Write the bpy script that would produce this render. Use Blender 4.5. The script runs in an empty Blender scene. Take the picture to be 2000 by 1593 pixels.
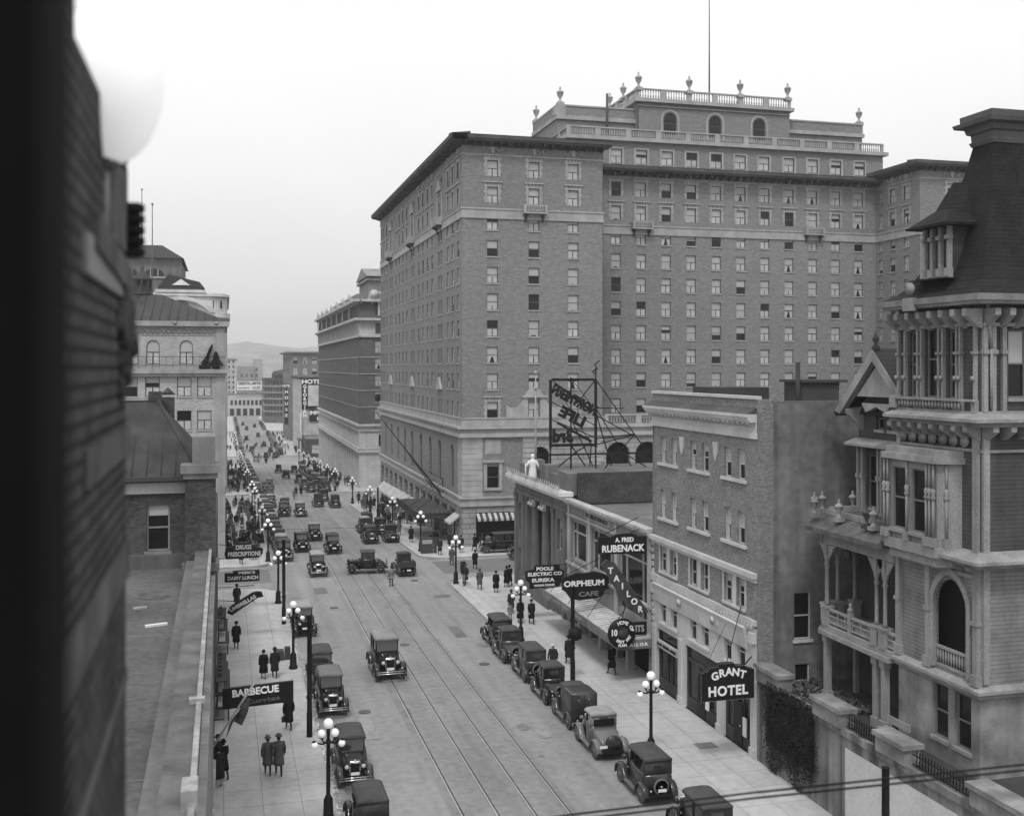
import bpy, bmesh, math, random
from mathutils import Matrix, Vector
random.seed(7)
R=math.radians; PI=math.pi
sc=bpy.context.scene; COL=sc.collection
# ---------------- camera, sky, sun, exposure ----------------
HC=18.7
cam=bpy.data.cameras.new('camera'); camo=bpy.data.objects.new('camera',cam); COL.objects.link(camo); sc.camera=camo
camo.location=(0,0,HC); camo.rotation_euler=(R(90),0,R(-14.88))
cam.sensor_width=36; cam.lens=2100/2000*36; cam.clip_start=0.1; cam.clip_end=8000
cam.shift_x=(1000-995)/2000; cam.shift_y=-(796.5-718)/2000
cam.dof.use_dof=True; cam.dof.focus_distance=70; cam.dof.aperture_fstop=1.2
SUN_EL=56; SUN_AZ=-155   # sun behind the camera, to the left (azimuth from +Y, clockwise)
w=bpy.data.worlds.new('World'); sc.world=w; w.use_nodes=True
nt=w.node_tree; nt.nodes.clear()
sky=nt.nodes.new('ShaderNodeTexSky'); sky.sky_type='NISHITA'; sky.sun_disc=False
sky.sun_elevation=R(SUN_EL); sky.sun_rotation=R(SUN_AZ); sky.air_density=1.0; sky.dust_density=3; sky.ozone_density=1
bw=nt.nodes.new('ShaderNodeRGBToBW'); nt.links.new(sky.outputs[0],bw.inputs[0])
tc=nt.nodes.new('ShaderNodeTexCoord'); nz=nt.nodes.new('ShaderNodeTexNoise'); nz.inputs['Scale'].default_value=1.6; nz.inputs['Detail'].default_value=3
mp=nt.nodes.new('ShaderNodeMapping'); mp.inputs['Scale'].default_value=(1,1,2.4)
nt.links.new(tc.outputs['Generated'],mp.inputs['Vector']); nt.links.new(mp.outputs[0],nz.inputs['Vector'])
sx=nt.nodes.new('ShaderNodeSeparateXYZ'); nt.links.new(tc.outputs['Generated'],sx.inputs[0])
mr=nt.nodes.new('ShaderNodeMapRange'); mr.inputs[1].default_value=0.0; mr.inputs[2].default_value=0.6; mr.inputs[3].default_value=7.0; mr.inputs[4].default_value=13.5
nt.links.new(sx.outputs['Z'],mr.inputs[0])
mn=nt.nodes.new('ShaderNodeMapRange'); mn.inputs[1].default_value=.3; mn.inputs[2].default_value=.7; mn.inputs[3].default_value=.93; mn.inputs[4].default_value=1.05
nt.links.new(nz.outputs['Fac'],mn.inputs[0])
mm=nt.nodes.new('ShaderNodeMath'); mm.operation='MULTIPLY'; nt.links.new(mr.outputs[0],mm.inputs[0]); nt.links.new(mn.outputs[0],mm.inputs[1])
mx=nt.nodes.new('ShaderNodeMix'); mx.data_type='FLOAT'; mx.inputs['Factor'].default_value=.8
nt.links.new(bw.outputs[0],mx.inputs[2]); nt.links.new(mm.outputs[0],mx.inputs[3])
bg=nt.nodes.new('ShaderNodeBackground'); bg.inputs['Strength'].default_value=.1
nt.links.new(mx.outputs[0],bg.inputs['Color'])
wo=nt.nodes.new('ShaderNodeOutputWorld'); nt.links.new(bg.outputs[0],wo.inputs['Surface'])
sl=bpy.data.lights.new('sun','SUN'); sl.energy=1.5; sl.angle=R(10); sl.color=(1,1,1)
so=bpy.data.objects.new('sun',sl); COL.objects.link(so)
az=R(SUN_AZ); el=R(SUN_EL)
sd=Vector((math.sin(az)*math.cos(el),math.cos(az)*math.cos(el),math.sin(el)))
so.rotation_euler=(-sd).to_track_quat('-Z','Y').to_euler(); so.location=(0,0,200)
sc.view_settings.view_transform='Standard'; sc.view_settings.look='None'; sc.view_settings.exposure=0.3; sc.view_settings.gamma=1
sc.cycles.max_bounces=6; sc.cycles.diffuse_bounces=3; sc.cycles.glossy_bounces=3; sc.cycles.volume_bounces=0

# ---------------- helpers ----------------
MATS={}
def mat(name,v,rough=.85,var=.18,scale=.6,fine=.12,fscale=14,kind=None,v2=None,mort=None,bw_=.22,bh=.075,off=.5,ms=.012,emis=0,metal=0,bump=0,spec=.15,streak=0,coat=0,lanes=0):
    if name in MATS: return MATS[name]
    m=bpy.data.materials.new(name); m.use_nodes=True; t=m.node_tree; N=t.nodes; L=t.links
    b=N['Principled BSDF']; b.inputs['Roughness'].default_value=rough; b.inputs['Metallic'].default_value=metal
    b.inputs['Specular IOR Level'].default_value=spec; b.inputs['Coat Weight'].default_value=coat
    g=N.new('ShaderNodeNewGeometry')
    def noise(sc_,det=3,vec=None):
        n=N.new('ShaderNodeTexNoise'); n.inputs['Scale'].default_value=sc_; n.inputs['Detail'].default_value=det
        L.new(vec or g.outputs['Position'],n.inputs['Vector']); return n.outputs['Fac']
    def rng(s,a,c,lo=.3,hi=.7):
        r=N.new('ShaderNodeMapRange'); r.inputs[1].default_value=lo; r.inputs[2].default_value=hi; r.inputs[3].default_value=a; r.inputs[4].default_value=c
        L.new(s,r.inputs[0]); return r.outputs[0]
    def mul(a,c):
        q=N.new('ShaderNodeMath'); q.operation='MULTIPLY'; L.new(a,q.inputs[0])
        if isinstance(c,(int,float)): q.inputs[1].default_value=c
        else: L.new(c,q.inputs[1])
        return q.outputs[0]
    f=mul(rng(noise(scale),1-var,1+var),rng(noise(fscale,2),1-fine,1+fine))
    if streak:
        mp=N.new('ShaderNodeMapping'); mp.inputs['Scale'].default_value=(1.6,1.6,.09); L.new(g.outputs['Position'],mp.inputs['Vector'])
        f=mul(f,rng(noise(1.0,4,mp.outputs[0]),1-streak,1+streak*.6))
    if lanes:
        mp=N.new('ShaderNodeMapping'); mp.inputs['Scale'].default_value=(1.3,.035,1); L.new(g.outputs['Position'],mp.inputs['Vector'])
        f=mul(f,rng(noise(1.0,3,mp.outputs[0]),1-lanes,1+lanes))
        f=mul(f,rng(noise(.9,5),1,1-lanes*1.6,.6,.78))
    h=None
    if kind in('brick','block','paving'):
        s=N.new('ShaderNodeSeparateXYZ'); L.new(g.outputs['Position'],s.inputs[0])
        a=N.new('ShaderNodeMath'); a.operation='ADD'; L.new(s.outputs[0],a.inputs[0]); L.new(s.outputs[1],a.inputs[1])
        c=N.new('ShaderNodeCombineXYZ'); L.new(s.outputs[1] if kind=='paving' else a.outputs[0],c.inputs[0]); L.new(s.outputs[0 if kind=='paving' else 2],c.inputs[1])
        bt=N.new('ShaderNodeTexBrick'); L.new(c.outputs[0],bt.inputs['Vector'])
        bt.inputs['Scale'].default_value=1; bt.inputs['Brick Width'].default_value=bw_; bt.inputs['Row Height'].default_value=bh
        bt.inputs['Mortar Size'].default_value=ms; bt.offset=off
        v2=v*1.25 if v2 is None else v2; mort=v*1.4 if mort is None else mort
        for k,x in(('Color1',v),('Color2',v2),('Mortar',mort)): bt.inputs[k].default_value=(x,x,x,1)
        q=N.new('ShaderNodeRGBToBW'); L.new(bt.outputs['Color'],q.inputs[0]); f=mul(f,q.outputs[0]); h=bt.outputs['Fac']
    elif kind=='course':   # horizontal boards / shingle courses
        s=N.new('ShaderNodeSeparateXYZ'); L.new(g.outputs['Position'],s.inputs[0])
        q=N.new('ShaderNodeMath'); q.operation='FRACT'; L.new(mul(s.outputs[2],1/bh),q.inputs[0])
        f=mul(mul(f,v),rng(q.outputs[0],.62,1.1,0,.35)); h=q.outputs[0]
    else: f=mul(f,v)
    cc=N.new('ShaderNodeCombineColor'); [L.new(f,cc.inputs[i]) for i in range(3)]
    L.new(cc.outputs[0],b.inputs['Base Color'])
    if bump:
        bp=N.new('ShaderNodeBump'); bp.inputs['Strength'].default_value=bump; bp.inputs['Distance'].default_value=.05
        L.new(h if h is not None else noise(fscale*1.5,4),bp.inputs['Height']); L.new(bp.outputs[0],b.inputs['Normal'])
    if emis: 
        b.inputs['Emission Color'].default_value=(1,1,1,1); b.inputs['Emission Strength'].default_value=emis
    MATS[name]=m; return m
m_=mat
asphalt=m_('asphalt',.21,.75,var=.1,scale=.12,fine=.13,fscale=2.2,bump=.15,spec=.3,lanes=.13)
walkm=m_('concrete_paving',.36,.8,var=.1,scale=.3,fine=.08,fscale=3,kind='paving',v2=.39,mort=.17,bw_=1.8,bh=1.62,off=0,ms=.014,lanes=.07)
curbm=m_('kerb_stone',.3,.8,fine=.2)
railm=m_('rail_steel',.5,.35,metal=.6,var=.1)
groovem=m_('rail_groove',.05,.8)
hbrick=m_('tan_brick',.15,.9,var=.08,scale=.08,fine=.1,fscale=5,kind='brick',v2=.21,mort=.19,bw_=.45,bh=.15,ms=.02)
hstone=m_('pale_terracotta',.31,.8,var=.15,scale=.7,streak=.1)
hblock=m_('rusticated_stone',.28,.85,var=.15,kind='block',v2=.24,mort=.1,bw_=1.5,bh=.55,ms=.035)
hcorn=m_('weathered_copper',.07,.8,var=.25)
wframe=m_('window_frame_paint',.1,.6,var=.1)
wwhite=m_('white_sash_paint',.42,.6,var=.1)
glass=m_('window_glass',.01,.12,var=.2,fine=0,spec=.3)
blind=m_('window_blind',.34,.7,var=.12,scale=.25,fine=.05)
curtain=m_('net_curtain',.4,.8,var=.15,fine=.3,fscale=9)
gwhite=m_('painted_stone_front',.46,.7,var=.1,streak=.1)
gbrick=m_('speckled_brick',.12,.9,var=.1,scale=.5,fine=.12,fscale=6,kind='brick',v2=.23,mort=.2,bw_=.21,bh=.07,ms=.012)
stucco=m_('smeared_stucco',.165,.9,var=.28,scale=.22,fine=.2,fscale=2.2,streak=.3,kind='brick',v2=.165,mort=.14,bw_=.3,bh=.1)
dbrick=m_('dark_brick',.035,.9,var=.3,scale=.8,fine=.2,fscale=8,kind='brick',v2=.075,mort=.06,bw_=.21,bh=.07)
bbrick=m_('buff_brick',.25,.9,var=.12,scale=.4,fine=.12,kind='brick',v2=.36,mort=.36,bw_=.36,bh=.13,ms=.018)
slatem=m_('slate',.03,.8,kind='course',bh=.2,var=.2)
seam=m_('standing_seam_metal',.038,.7,var=.25,scale=.9,streak=.3)
tar=m_('tar_roof',.12,.9,var=.25,scale=.4,fine=.15,fscale=5)
whitep=m_('white_paint',.62,.6,var=.08)
black=m_('black_paint',.01,.45,var=.2)
iron=m_('black_iron',.01,.6,var=.2)
signb=m_('sign_black',.012,.5,var=.15)
signw=m_('sign_lettering',.8,.6,var=.05)
signg=m_('sign_lettering_unlit',.2,.6,var=.05)
globe=m_('opal_globe',.8,.25,var=.02,fine=0,emis=.12)
carm=[m_('car_black',.01,.3,var=.2,coat=.6),m_('car_dark_grey',.035,.35,var=.2,coat=.5),m_('car_mid_grey',.13,.4,var=.15,coat=.4)]
topm=m_('car_fabric_top',.06,.75,var=.2,scale=2); topl=m_('car_light_top',.26,.6,var=.15,scale=2)
tyre=m_('tyre_rubber',.12,.85,var=.2,scale=3); tyrel=m_('dusty_rubber',.2,.85,var=.15,scale=3); spoke=m_('wood_spoke',.3,.6); chrome=m_('nickel_plate',.6,.2,metal=.9,var=.05,fine=0)
lens=m_('headlamp_glass',.5,.1,var=.05,fine=0,spec=.8); plate=m_('number_plate',.7,.6,var=.05); carglass=m_('car_glass',.03,.05,fine=0,spec=.9)
skin=m_('skin',.3,.6,var=.05); cloth=[m_('wool_black',.008,.9),m_('wool_charcoal',.02,.9),m_('wool_grey',.085,.9),m_('wool_mid',.15,.9)]
clothp=m_('cloth_pale',.45,.9); trous=m_('trouser_dark',.022,.9)
mwood=m_('weathered_paint_wood',.24,.8,var=.14,scale=.7,fine=.2,fscale=16,streak=.25,bump=.1)
mclap=m_('clapboard',.06,.85,var=.2,scale=.9,kind='course',bh=.16,streak=.25)
mclapl=m_('clapboard_pale',.17,.8,var=.2,scale=1.2,kind='course',bh=.16,streak=.25)
mstuc=m_('foundation_render',.2,.9,var=.45,scale=.8,fine=.1,streak=.2)
mdark=m_('dark_trim',.05,.8,var=.25); shing=m_('wood_shingle',.015,.85,kind='course',bh=.17,var=.25,scale=1.5,fine=.35,fscale=9)
retw=m_('stained_concrete',.17,.9,var=.35,scale=.5,fine=.12,streak=.75); retl=m_('whitewashed_wall',.5,.85,var=.08)
earth=m_('earth',.045,.95,var=.3,scale=1); leafm=m_('ivy_leaf',.016,.7,var=.4,scale=2)
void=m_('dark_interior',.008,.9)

class MB:
    def __init__(s): s.v=[];s.f=[];s.m=[];s.s=[];s.M=None
    def add(s,vs,fs,mi=0,sm=False):
        o=len(s.v)
        for p in vs: s.v.append(tuple(s.M@Vector(p)) if s.M is not None else tuple(p))
        for f in fs: s.f.append([o+i for i in f]); s.m.append(mi); s.s.append(sm)
        return s
    def box(s,x0,x1,y0,y1,z0,z1,mi=0):
        return s.add([(x0,y0,z0),(x1,y0,z0),(x1,y1,z0),(x0,y1,z0),(x0,y0,z1),(x1,y0,z1),(x1,y1,z1),(x0,y1,z1)],
            [(0,3,2,1),(4,5,6,7),(0,1,5,4),(1,2,6,5),(2,3,7,6),(3,0,4,7)],mi)
    def quad(s,a,b,c,d,mi=0): return s.add([a,b,c,d],[(0,1,2,3)],mi)
    def prism(s,pl,y0,y1,mi=0):      # polygon in x,z swept along y
        n=len(pl); vs=[(x,y0,z) for x,z in pl]+[(x,y1,z) for x,z in pl]
        return s.add(vs,[list(range(n)),list(range(2*n-1,n-1,-1))]+[(i,i+n,(i+1)%n+n,(i+1)%n) for i in range(n)],mi)
    def prismx(s,pl,x0,x1,mi=0):     # polygon in y,z swept along x
        n=len(pl); vs=[(x0,y,z) for y,z in pl]+[(x1,y,z) for y,z in pl]
        return s.add(vs,[list(range(n)),list(range(2*n-1,n-1,-1))]+[(i,(i+1)%n,(i+1)%n+n,i+n) for i in range(n)],mi)
    def prismz(s,pl,z0,z1,mi=0):
        n=len(pl); vs=[(x,y,z0) for x,y in pl]+[(x,y,z1) for x,y in pl]
        return s.add(vs,[list(range(n-1,-1,-1)),list(range(n,2*n))]+[(i,(i+1)%n,(i+1)%n+n,i+n) for i in range(n)],mi)
    def loft(s,rings,mi=0,cap=True,sm=True):
        n=len(rings[0]); vs=[p for r in rings for p in r]; fs=[]
        for k in range(len(rings)-1):
            for i in range(n): fs.append((k*n+i,k*n+(i+1)%n,(k+1)*n+(i+1)%n,(k+1)*n+i))
        if cap: fs.append(list(range(n-1,-1,-1))); fs.append(list(range((len(rings)-1)*n,len(rings)*n)))
        return s.add(vs,fs,mi,sm)
    def tube(s,a,b,r,r2=None,n=6,mi=0,sm=True):
        a=Vector(a); b=Vector(b); d=(b-a); 
        if d.length<1e-6: return s
        d.normalize(); u=d.orthogonal().normalized(); w_=d.cross(u); r2=r if r2 is None else r2
        rg=lambda c,q:[tuple(c+u*(q*math.cos(2*PI*i/n))+w_*(q*math.sin(2*PI*i/n))) for i in range(n)]
        return s.loft([rg(a,r),rg(b,r2)],mi,True,sm)
    def path(s,pts,r,n=5,mi=0):
        for a,b in zip(pts,pts[1:]): s.tube(a,b,r,n=n,mi=mi)
        return s
    def lathe(s,pr,c=(0,0,0),n=12,mi=0,sm=True,ax='z'):
        def P(r,z,a):
            x,y=r*math.cos(a),r*math.sin(a)
            if ax=='z': return (c[0]+x,c[1]+y,c[2]+z)
            if ax=='x': return (c[0]+z,c[1]+x,c[2]+y)
            return (c[0]+x,c[1]+z,c[2]+y)
        return s.loft([[P(max(r,.001),z,2*PI*i/n) for i in range(n)] for r,z in pr],mi,True,sm)
    def sphere(s,c,r,n=10,mi=0,sz=1): return s.lathe([(r*math.sin(PI*k/(n//2)),-r*sz*math.cos(PI*k/(n//2))) for k in range(n//2+1)],c,n,mi)
    def mesh(s,name,mats):
        me=bpy.data.meshes.new(name); me.from_pydata(s.v,[],s.f)
        for m in (mats if isinstance(mats,(list,tuple)) else [mats]): me.materials.append(m)
        me.polygons.foreach_set('material_index',s.m); me.polygons.foreach_set('use_smooth',s.s)
        b=bmesh.new(); b.from_mesh(me); bmesh.ops.recalc_face_normals(b,faces=b.faces)
        nz=[f.normal.z for f in b.faces]
        if nz and min(abs(q) for q in nz)>.9: bmesh.ops.reverse_faces(b,faces=[f for f in b.faces if f.normal.z<0])
        b.to_mesh(me); b.free(); me.update(); return me
WM={}
def tag(o,label=None,cat=None,group=None,kind=None):
    for k,v in(('label',label),('category',cat),('group',group),('kind',kind)):
        if v: o[k]=v
    return o
def obj(name,mb,mats=None,parent=None,M=None):
    """M = world matrix of the mesh; meshes of unique parts are written in world coordinates"""
    me=mb.mesh(name,mats) if isinstance(mb,MB) else mb
    o=bpy.data.objects.new(name,me); COL.objects.link(o); M=M or Matrix()
    if parent is not None: o.parent=parent; o.matrix_basis=WM[parent.name].inverted()@M
    else: o.matrix_basis=M
    WM[o.name]=M.copy(); return o
def thing(name,label,cat,loc=(0,0,0),rz=0,group=None):
    o=bpy.data.objects.new(name,None); o.empty_display_size=.5; COL.objects.link(o)
    M=Matrix.Translation(loc)@Matrix.Rotation(rz,4,'Z'); o.matrix_basis=M; WM[o.name]=M; return tag(o,label,cat,group)
def child(name,me,parent,M=None,kind=None):   # local-coordinate part that may be instanced
    o=bpy.data.objects.new(name,me); COL.objects.link(o); o.parent=parent; M=M or Matrix(); o.matrix_basis=M
    WM[o.name]=WM[parent.name]@M; return o
def copy_tree(o,parent=None,M=None):
    c=o.copy(); COL.objects.link(c)
    if parent is not None: c.parent=parent
    if M is not None: c.matrix_basis=M
    WM[c.name]=(WM[parent.name] if parent is not None else Matrix())@c.matrix_basis
    for ch in list(KIDS.get(o.name,[])): copy_tree(ch,c)
    return c
KIDS={}
def index_kids(root):
    KIDS[root.name]=[x for x in COL.objects if x.parent==root]
    for k in KIDS[root.name]: index_kids(k)
def T(x,y,z): return Matrix.Translation((x,y,z))
def FS(x,y,z=0): return T(x,y,z)                                   # south-facing frame: local x=+X, y inward
def FW(x,y,z=0): return T(x,y,z)@Matrix.Rotation(R(-90),4,'Z')      # west-facing: local x=-Y, y inward=+X
def gz(y): return 0 if y<101 else (-.038*(y-101) if y<350 else -.038*249)
def wall(mb,u0,u1,z0,z1,holes,y=0,dep=.22,mi=0,skip=None):
    us=sorted(set([u0,u1]+[h[0] for h in holes]+[h[1] for h in holes])); zs=sorted(set([z0,z1]+[h[2] for h in holes]+[h[3] for h in holes]))
    us=[u for u in us if u0<=u<=u1]; zs=[z for z in zs if z0<=z<=z1]
    for a,b in zip(zs,zs[1:]):
        zc=(a+b)/2; run=None
        hs=[h for h in holes if h[2]<zc<h[3]]
        for c,d in zip(us,us[1:]):
            uc=(c+d)/2; inside=any(h[0]<uc<h[1] for h in hs)
            if inside:
                if run is not None: mb.quad((run,y,a),(c,y,a),(c,y,b),(run,y,b),mi); run=None
            elif run is None: run=c
        if run is not None: mb.quad((run,y,a),(u1,y,a),(u1,y,b),(run,y,b),mi)
    for h in holes:
        a,b,c,d=h[:4]; r=y+dep
        mb.quad((a,y,c),(a,r,c),(a,r,d),(a,y,d),mi); mb.quad((b,y,c),(b,y,d),(b,r,d),(b,r,c),mi)
        mb.quad((a,y,c),(b,y,c),(b,r,c),(a,r,c),mi)
        if len(h)>4:   # arched head of radius (b-a)/2 inside the hole
            rr=(b-a)/2; xc=(a+b)/2; zc=d-rr; n=8
            arc=[(xc+rr*math.cos(PI*i/n),zc+rr*math.sin(PI*i/n)) for i in range(n+1)]
            for i in range(n//2):
                p,q=arc[i],arc[i+1]; mb.add([(b,y,d),(q[0],y,q[1]),(p[0],y,p[1])],[(0,1,2)],mi)
                p,q=arc[n-i],arc[n-i-1]; mb.add([(a,y,d),(p[0],y,p[1]),(q[0],y,q[1])],[(0,1,2)],mi)
            for i in range(n): p,q=arc[i],arc[i+1]; mb.quad((p[0],y,p[1]),(q[0],y,q[1]),(q[0],r,q[1]),(p[0],r,p[1]),mi)
        else: mb.quad((a,y,d),(a,r,d),(b,r,d),(b,y,d),mi)
# ---- windows: prototype pieces, origin bottom centre of the opening on the wall face
WP={}
def wpieces(w,h,st,fm,sm):
    """st: (blind fraction, curtain type 0/1/2, sill, arched, dark)"""
    bf,ct,sill,arch=st; r=w/2; f=MB(); p=MB(); b=MB(); t=.06; y0,y1=.1,.2
    f.box(-r,-r+t,y0,y1,0,h-(r if arch else 0)); f.box(r-t,r,y0,y1,0,h-(r if arch else 0)); f.box(-r+t,r-t,y0,y1,0,t)
    if arch:
        n=8; 
        for i in range(n):
            a0,a1=PI*i/n,PI*(i+1)/n; q=lambda a,k:((r-k)*math.cos(a),h-r+(r-k)*math.sin(a))
            P=[q(a0,0),q(a1,0),q(a1,t),q(a0,t)]; f.prism(P,y0,y1)
    else: f.box(-r+t,r-t,y0,y1,h-t,h)
    f.box(-r+t,r-t,y0+.02,y1,h*.5-.03,h*.5+.03)
    if sill: f.box(-r-.08,r+.08,-.09,.12,-.14,-.004,1)
    p.box(-r+t*.5,r-t*.5,.165,.175,.02,h-t*.5-(r if arch else 0))
    if arch:
        pl=[((r-.03)*math.cos(PI*i/8),h-r+(r-.03)*math.sin(PI*i/8)) for i in range(9)]; p.prism(pl,.165,.175)
    if bf>0:
        zt=h-t-(r*.3 if arch else 0); rr=r-t-.01
        if arch:
            pl=[((r-t)*math.cos(PI*i/8),h-r+(r-t)*math.sin(PI*i/8)) for i in range(9)]; b.prism(pl,.15,.158)
            zt=h-r
        if zt>h*(1-bf): b.box(-rr,rr,.15,.158,h*(1-bf),zt)
    if ct==1:
        b.box(-r+t+.01,-.05,.152,.16,t,h*.47,1); b.box(.05,r-t-.01,.152,.16,t,h*.47,1)
    elif ct==2:
        b.prism([(-r+t+.01,t),(-r*.45,t),(-r*.1,h*.47),(-r+t+.01,h*.47)],.152,.16,1); b.prism([(r-t-.01,t),(r-t-.01,h*.47),(r*.1,h*.47),(r*.45,t)],.152,.16,1)
    return f,p,b
def wproto(w,h,st,fm,sm):
    k=(round(w,2),round(h,2),st,fm.name,sm.name)
    if k not in WP:
        f,p,b=wpieces(w,h,st,fm,sm)
        WP[k]=(f.mesh('window',[fm,sm]),p.mesh('pane',[glass]),b.mesh('blind',[blind,curtain]) if b.v else None)
    return WP[k]
def windows(parent,items,cap=100,fm=wframe,sm=hstone,subs=True,noblind=False):
    """items: (world matrix, w, h, style)"""
    items=sorted(items,key=lambda t:(t[0].translation-Vector((0,0,HC))).length)
    for M,w,h,st in items[:cap]:
        a,p,b=wproto(w,h,st,fm,sm)
        o=obj('window',a,None,parent,M); c=child('pane',p,o)
        if b: child('blind',b,o)
    rest=items[cap:]
    if rest:
        mb=MB()
        for M,w,h,st in rest:
            for src,off in zip(wpieces(w,h,st,fm,sm),((0,1),(2,2),(3,4))):
                mb.M=M; 
                o=len(mb.v); mb.v+= [tuple(M@Vector(q)) for q in src.v]
                for ff,mm_ in zip(src.f,src.m): mb.f.append([o+i for i in ff]); mb.m.append(off[mm_] if mm_<2 else off[1]); mb.s.append(False)
        o=obj('window',mb,[fm,sm,glass,blind,curtain],parent); o['kind']='stuff'
def rstyle(arch=0,sill=1):
    x=random.random()
    bf=.5 if x<.5 else random.choice([.3,.62,.75,.9,.45,.0])
    return (bf,random.choice([1,1,1,1,2,0,0]),sill,arch)
def text(s,size,ext=.02,bold=.02,ax='CENTER',space=1.0):
    c=bpy.data.curves.new('lettering','FONT'); c.body=s; c.size=size; c.extrude=ext; c.offset=bold*size; c.align_x=ax; c.align_y='CENTER'; c.space_character=space
    c.resolution_u=3; c.materials.append(signw)
    o=bpy.data.objects.new('tmp',c); COL.objects.link(o); dg=bpy.context.evaluated_depsgraph_get(); dg.update()
    me=bpy.data.meshes.new_from_object(o.evaluated_get(dg)); bpy.data.objects.remove(o); me.name='lettering'; return me
def letter(parent,s,size,x,y,z,m=None,face='S',space=1.0,tilt=0,width=None,bold=.03):
    me=text(s,size,.015,bold,space=space); 
    if m: me.materials.clear(); me.materials.append(m)
    sxx=1
    if width: 
        xs=[v.co.x for v in me.vertices]; sxx=width/(max(xs)-min(xs))
    B={'S':Matrix.Rotation(R(90),4,'X'),'W':Matrix.Rotation(R(-90),4,'Z')@Matrix.Rotation(R(90),4,'X'),'N':Matrix.Rotation(R(180),4,'Z')@Matrix.Rotation(R(90),4,'X')}[face]
    return obj('lettering',me,None,parent,T(x,y,z)@B@Matrix.Rotation(tilt,4,'Z')@Matrix.Diagonal((sxx,1,1,1)))
# ---------------- ground, road, pavements ----------------
def sheet(name,x0,x1,ys,dz,m,kind='structure'):
    mb=MB()
    for a,b in zip(ys,ys[1:]): mb.quad((x0,a,gz(a)+dz),(x1,a,gz(a)+dz),(x1,b,gz(b)+dz),(x0,b,gz(b)+dz))
    return tag(obj(name,mb,m),kind=kind)
YS=[-60,101,350,700]
sheet('ground',-3000,3000,[-300,101,350,4200],-.03,m_('far_ground',.14,.9,var=.3,scale=.01))
sheet('road',4.0,19.4,YS,0,asphalt)
mb=MB()
for a,b in ((93,104),(170,192),(300,350),(470,490)):
    for x0,x1 in((-90,4.0),(19.4,130)): mb.quad((x0,a,gz(a)+.001),(x1,a,gz(a)+.001),(x1,b,gz(b)+.001),(x0,b,gz(b)+.001))
tag(obj('cross_street',mb,asphalt),kind='structure')
mb=MB()
for x in (9.61,11.05,12.57,14.01):
    for a,b in zip(YS,YS[1:]):
        mb.add([(x-.035,a,gz(a)+.03),(x+.035,a,gz(a)+.03),(x+.035,b,gz(b)+.03),(x-.035,b,gz(b)+.03)],[(0,1,2,3)],0)
        for s in(1,): mb.add([(x+s*.075-.035,a,gz(a)+.016),(x+s*.075+.035,a,gz(a)+.016),(x+s*.075+.035,b,gz(b)+.016),(x+s*.075-.035,b,gz(b)+.016)],[(0,1,2,3)],1)
tag(obj('tram_tracks',mb,[railm,groovem]),'double line of steel tram rails running down the middle of the street','tram tracks',kind='structure')
sheet('track_paving',9.2,14.4,YS,.006,m_('track_paving',.195,.75,var=.12,scale=.3,fine=.14,fscale=2.5,lanes=.12))
rd=random.Random(11)
def blot(name,x,y,r,m,ky=1.8,dz=.009,n=14):
    b=MB(); P=[(x+r*(.6+.5*rd.random())*math.cos(2*PI*i/n),y+ky*r*(.6+.5*rd.random())*math.sin(2*PI*i/n)) for i in range(n)]
    b.add([(u,v,gz(v)+dz) for u,v in P],[list(range(n))]); tag(obj(name,b,m),kind='structure')
pm=[m_('oil_stain',.15,.6,var=.3,scale=2),m_('worn_patch',.24,.8,var=.2,scale=2),m_('tar_patch',.13,.8,var=.2)]
for i in range(13): blot('road_stain',rd.choice([rd.uniform(5.2,8.6),rd.uniform(15,18.3),rd.uniform(6,17)]),rd.uniform(42,105),rd.uniform(.15,.5),pm[rd.choice([0,0,1])],rd.uniform(1,3),.009+.0005*i)
for x,y,w_,h_ in((7.3,90,1.1,2.4),(15.6,73,.8,3.2),(16.6,86,1.4,1.0),(6.9,54,.7,4),(15.5,52,.6,2.2)):
    b=MB(); b.add([(x,y,.0225),(x+w_,y+.1,.0225),(x+w_-.05,y+h_,.0225),(x+.04,y+h_,.0225)],[(0,1,2,3)]); tag(obj('road_patch',b,pm[2 if w_>.7 else 1]),kind='structure')
for k,(x,y,lb) in enumerate(((8.3,84.5,'round iron cover in the road left of the rails, before the junction'),(15.9,66.0,'round iron cover beside the right-hand parked cars'),(11.8,72,'round iron cover between the two tram tracks'),(7.4,58.5,'round iron cover nearest the camera, left of the rails'),(16.2,93.5,'round iron cover near the crossing truck'))):
    b=MB(); b.lathe([(.33,0),(.33,.02),(.27,.022),(.25,.015),(.001,.015)],(x,y,.012),16); tag(obj('manhole_cover',b,m_('cover_iron',.08,.5)),lb,'manhole cover',None)
def slab(name,pl,h=.15):
    mb=MB(); n=len(pl)
    ins=lambda k:[(x,y,gz(y)+k) for x,y in pl]
    mb.add(ins(h),[list(range(n))],0)
    mb.add(ins(h)+ins(-.3),[(i,(i+1)%n,(i+1)%n+n,i+n) for i in range(n)],1)
    return tag(obj(name,mb,[walkm,curbm]),kind='structure')
def rc(cx,cy,r,a0,a1,n=6): return [(cx+r*math.cos(R(a0+(a1-a0)*i/n)),cy+r*math.sin(R(a0+(a1-a0)*i/n))) for i in range(n+1)]
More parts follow.
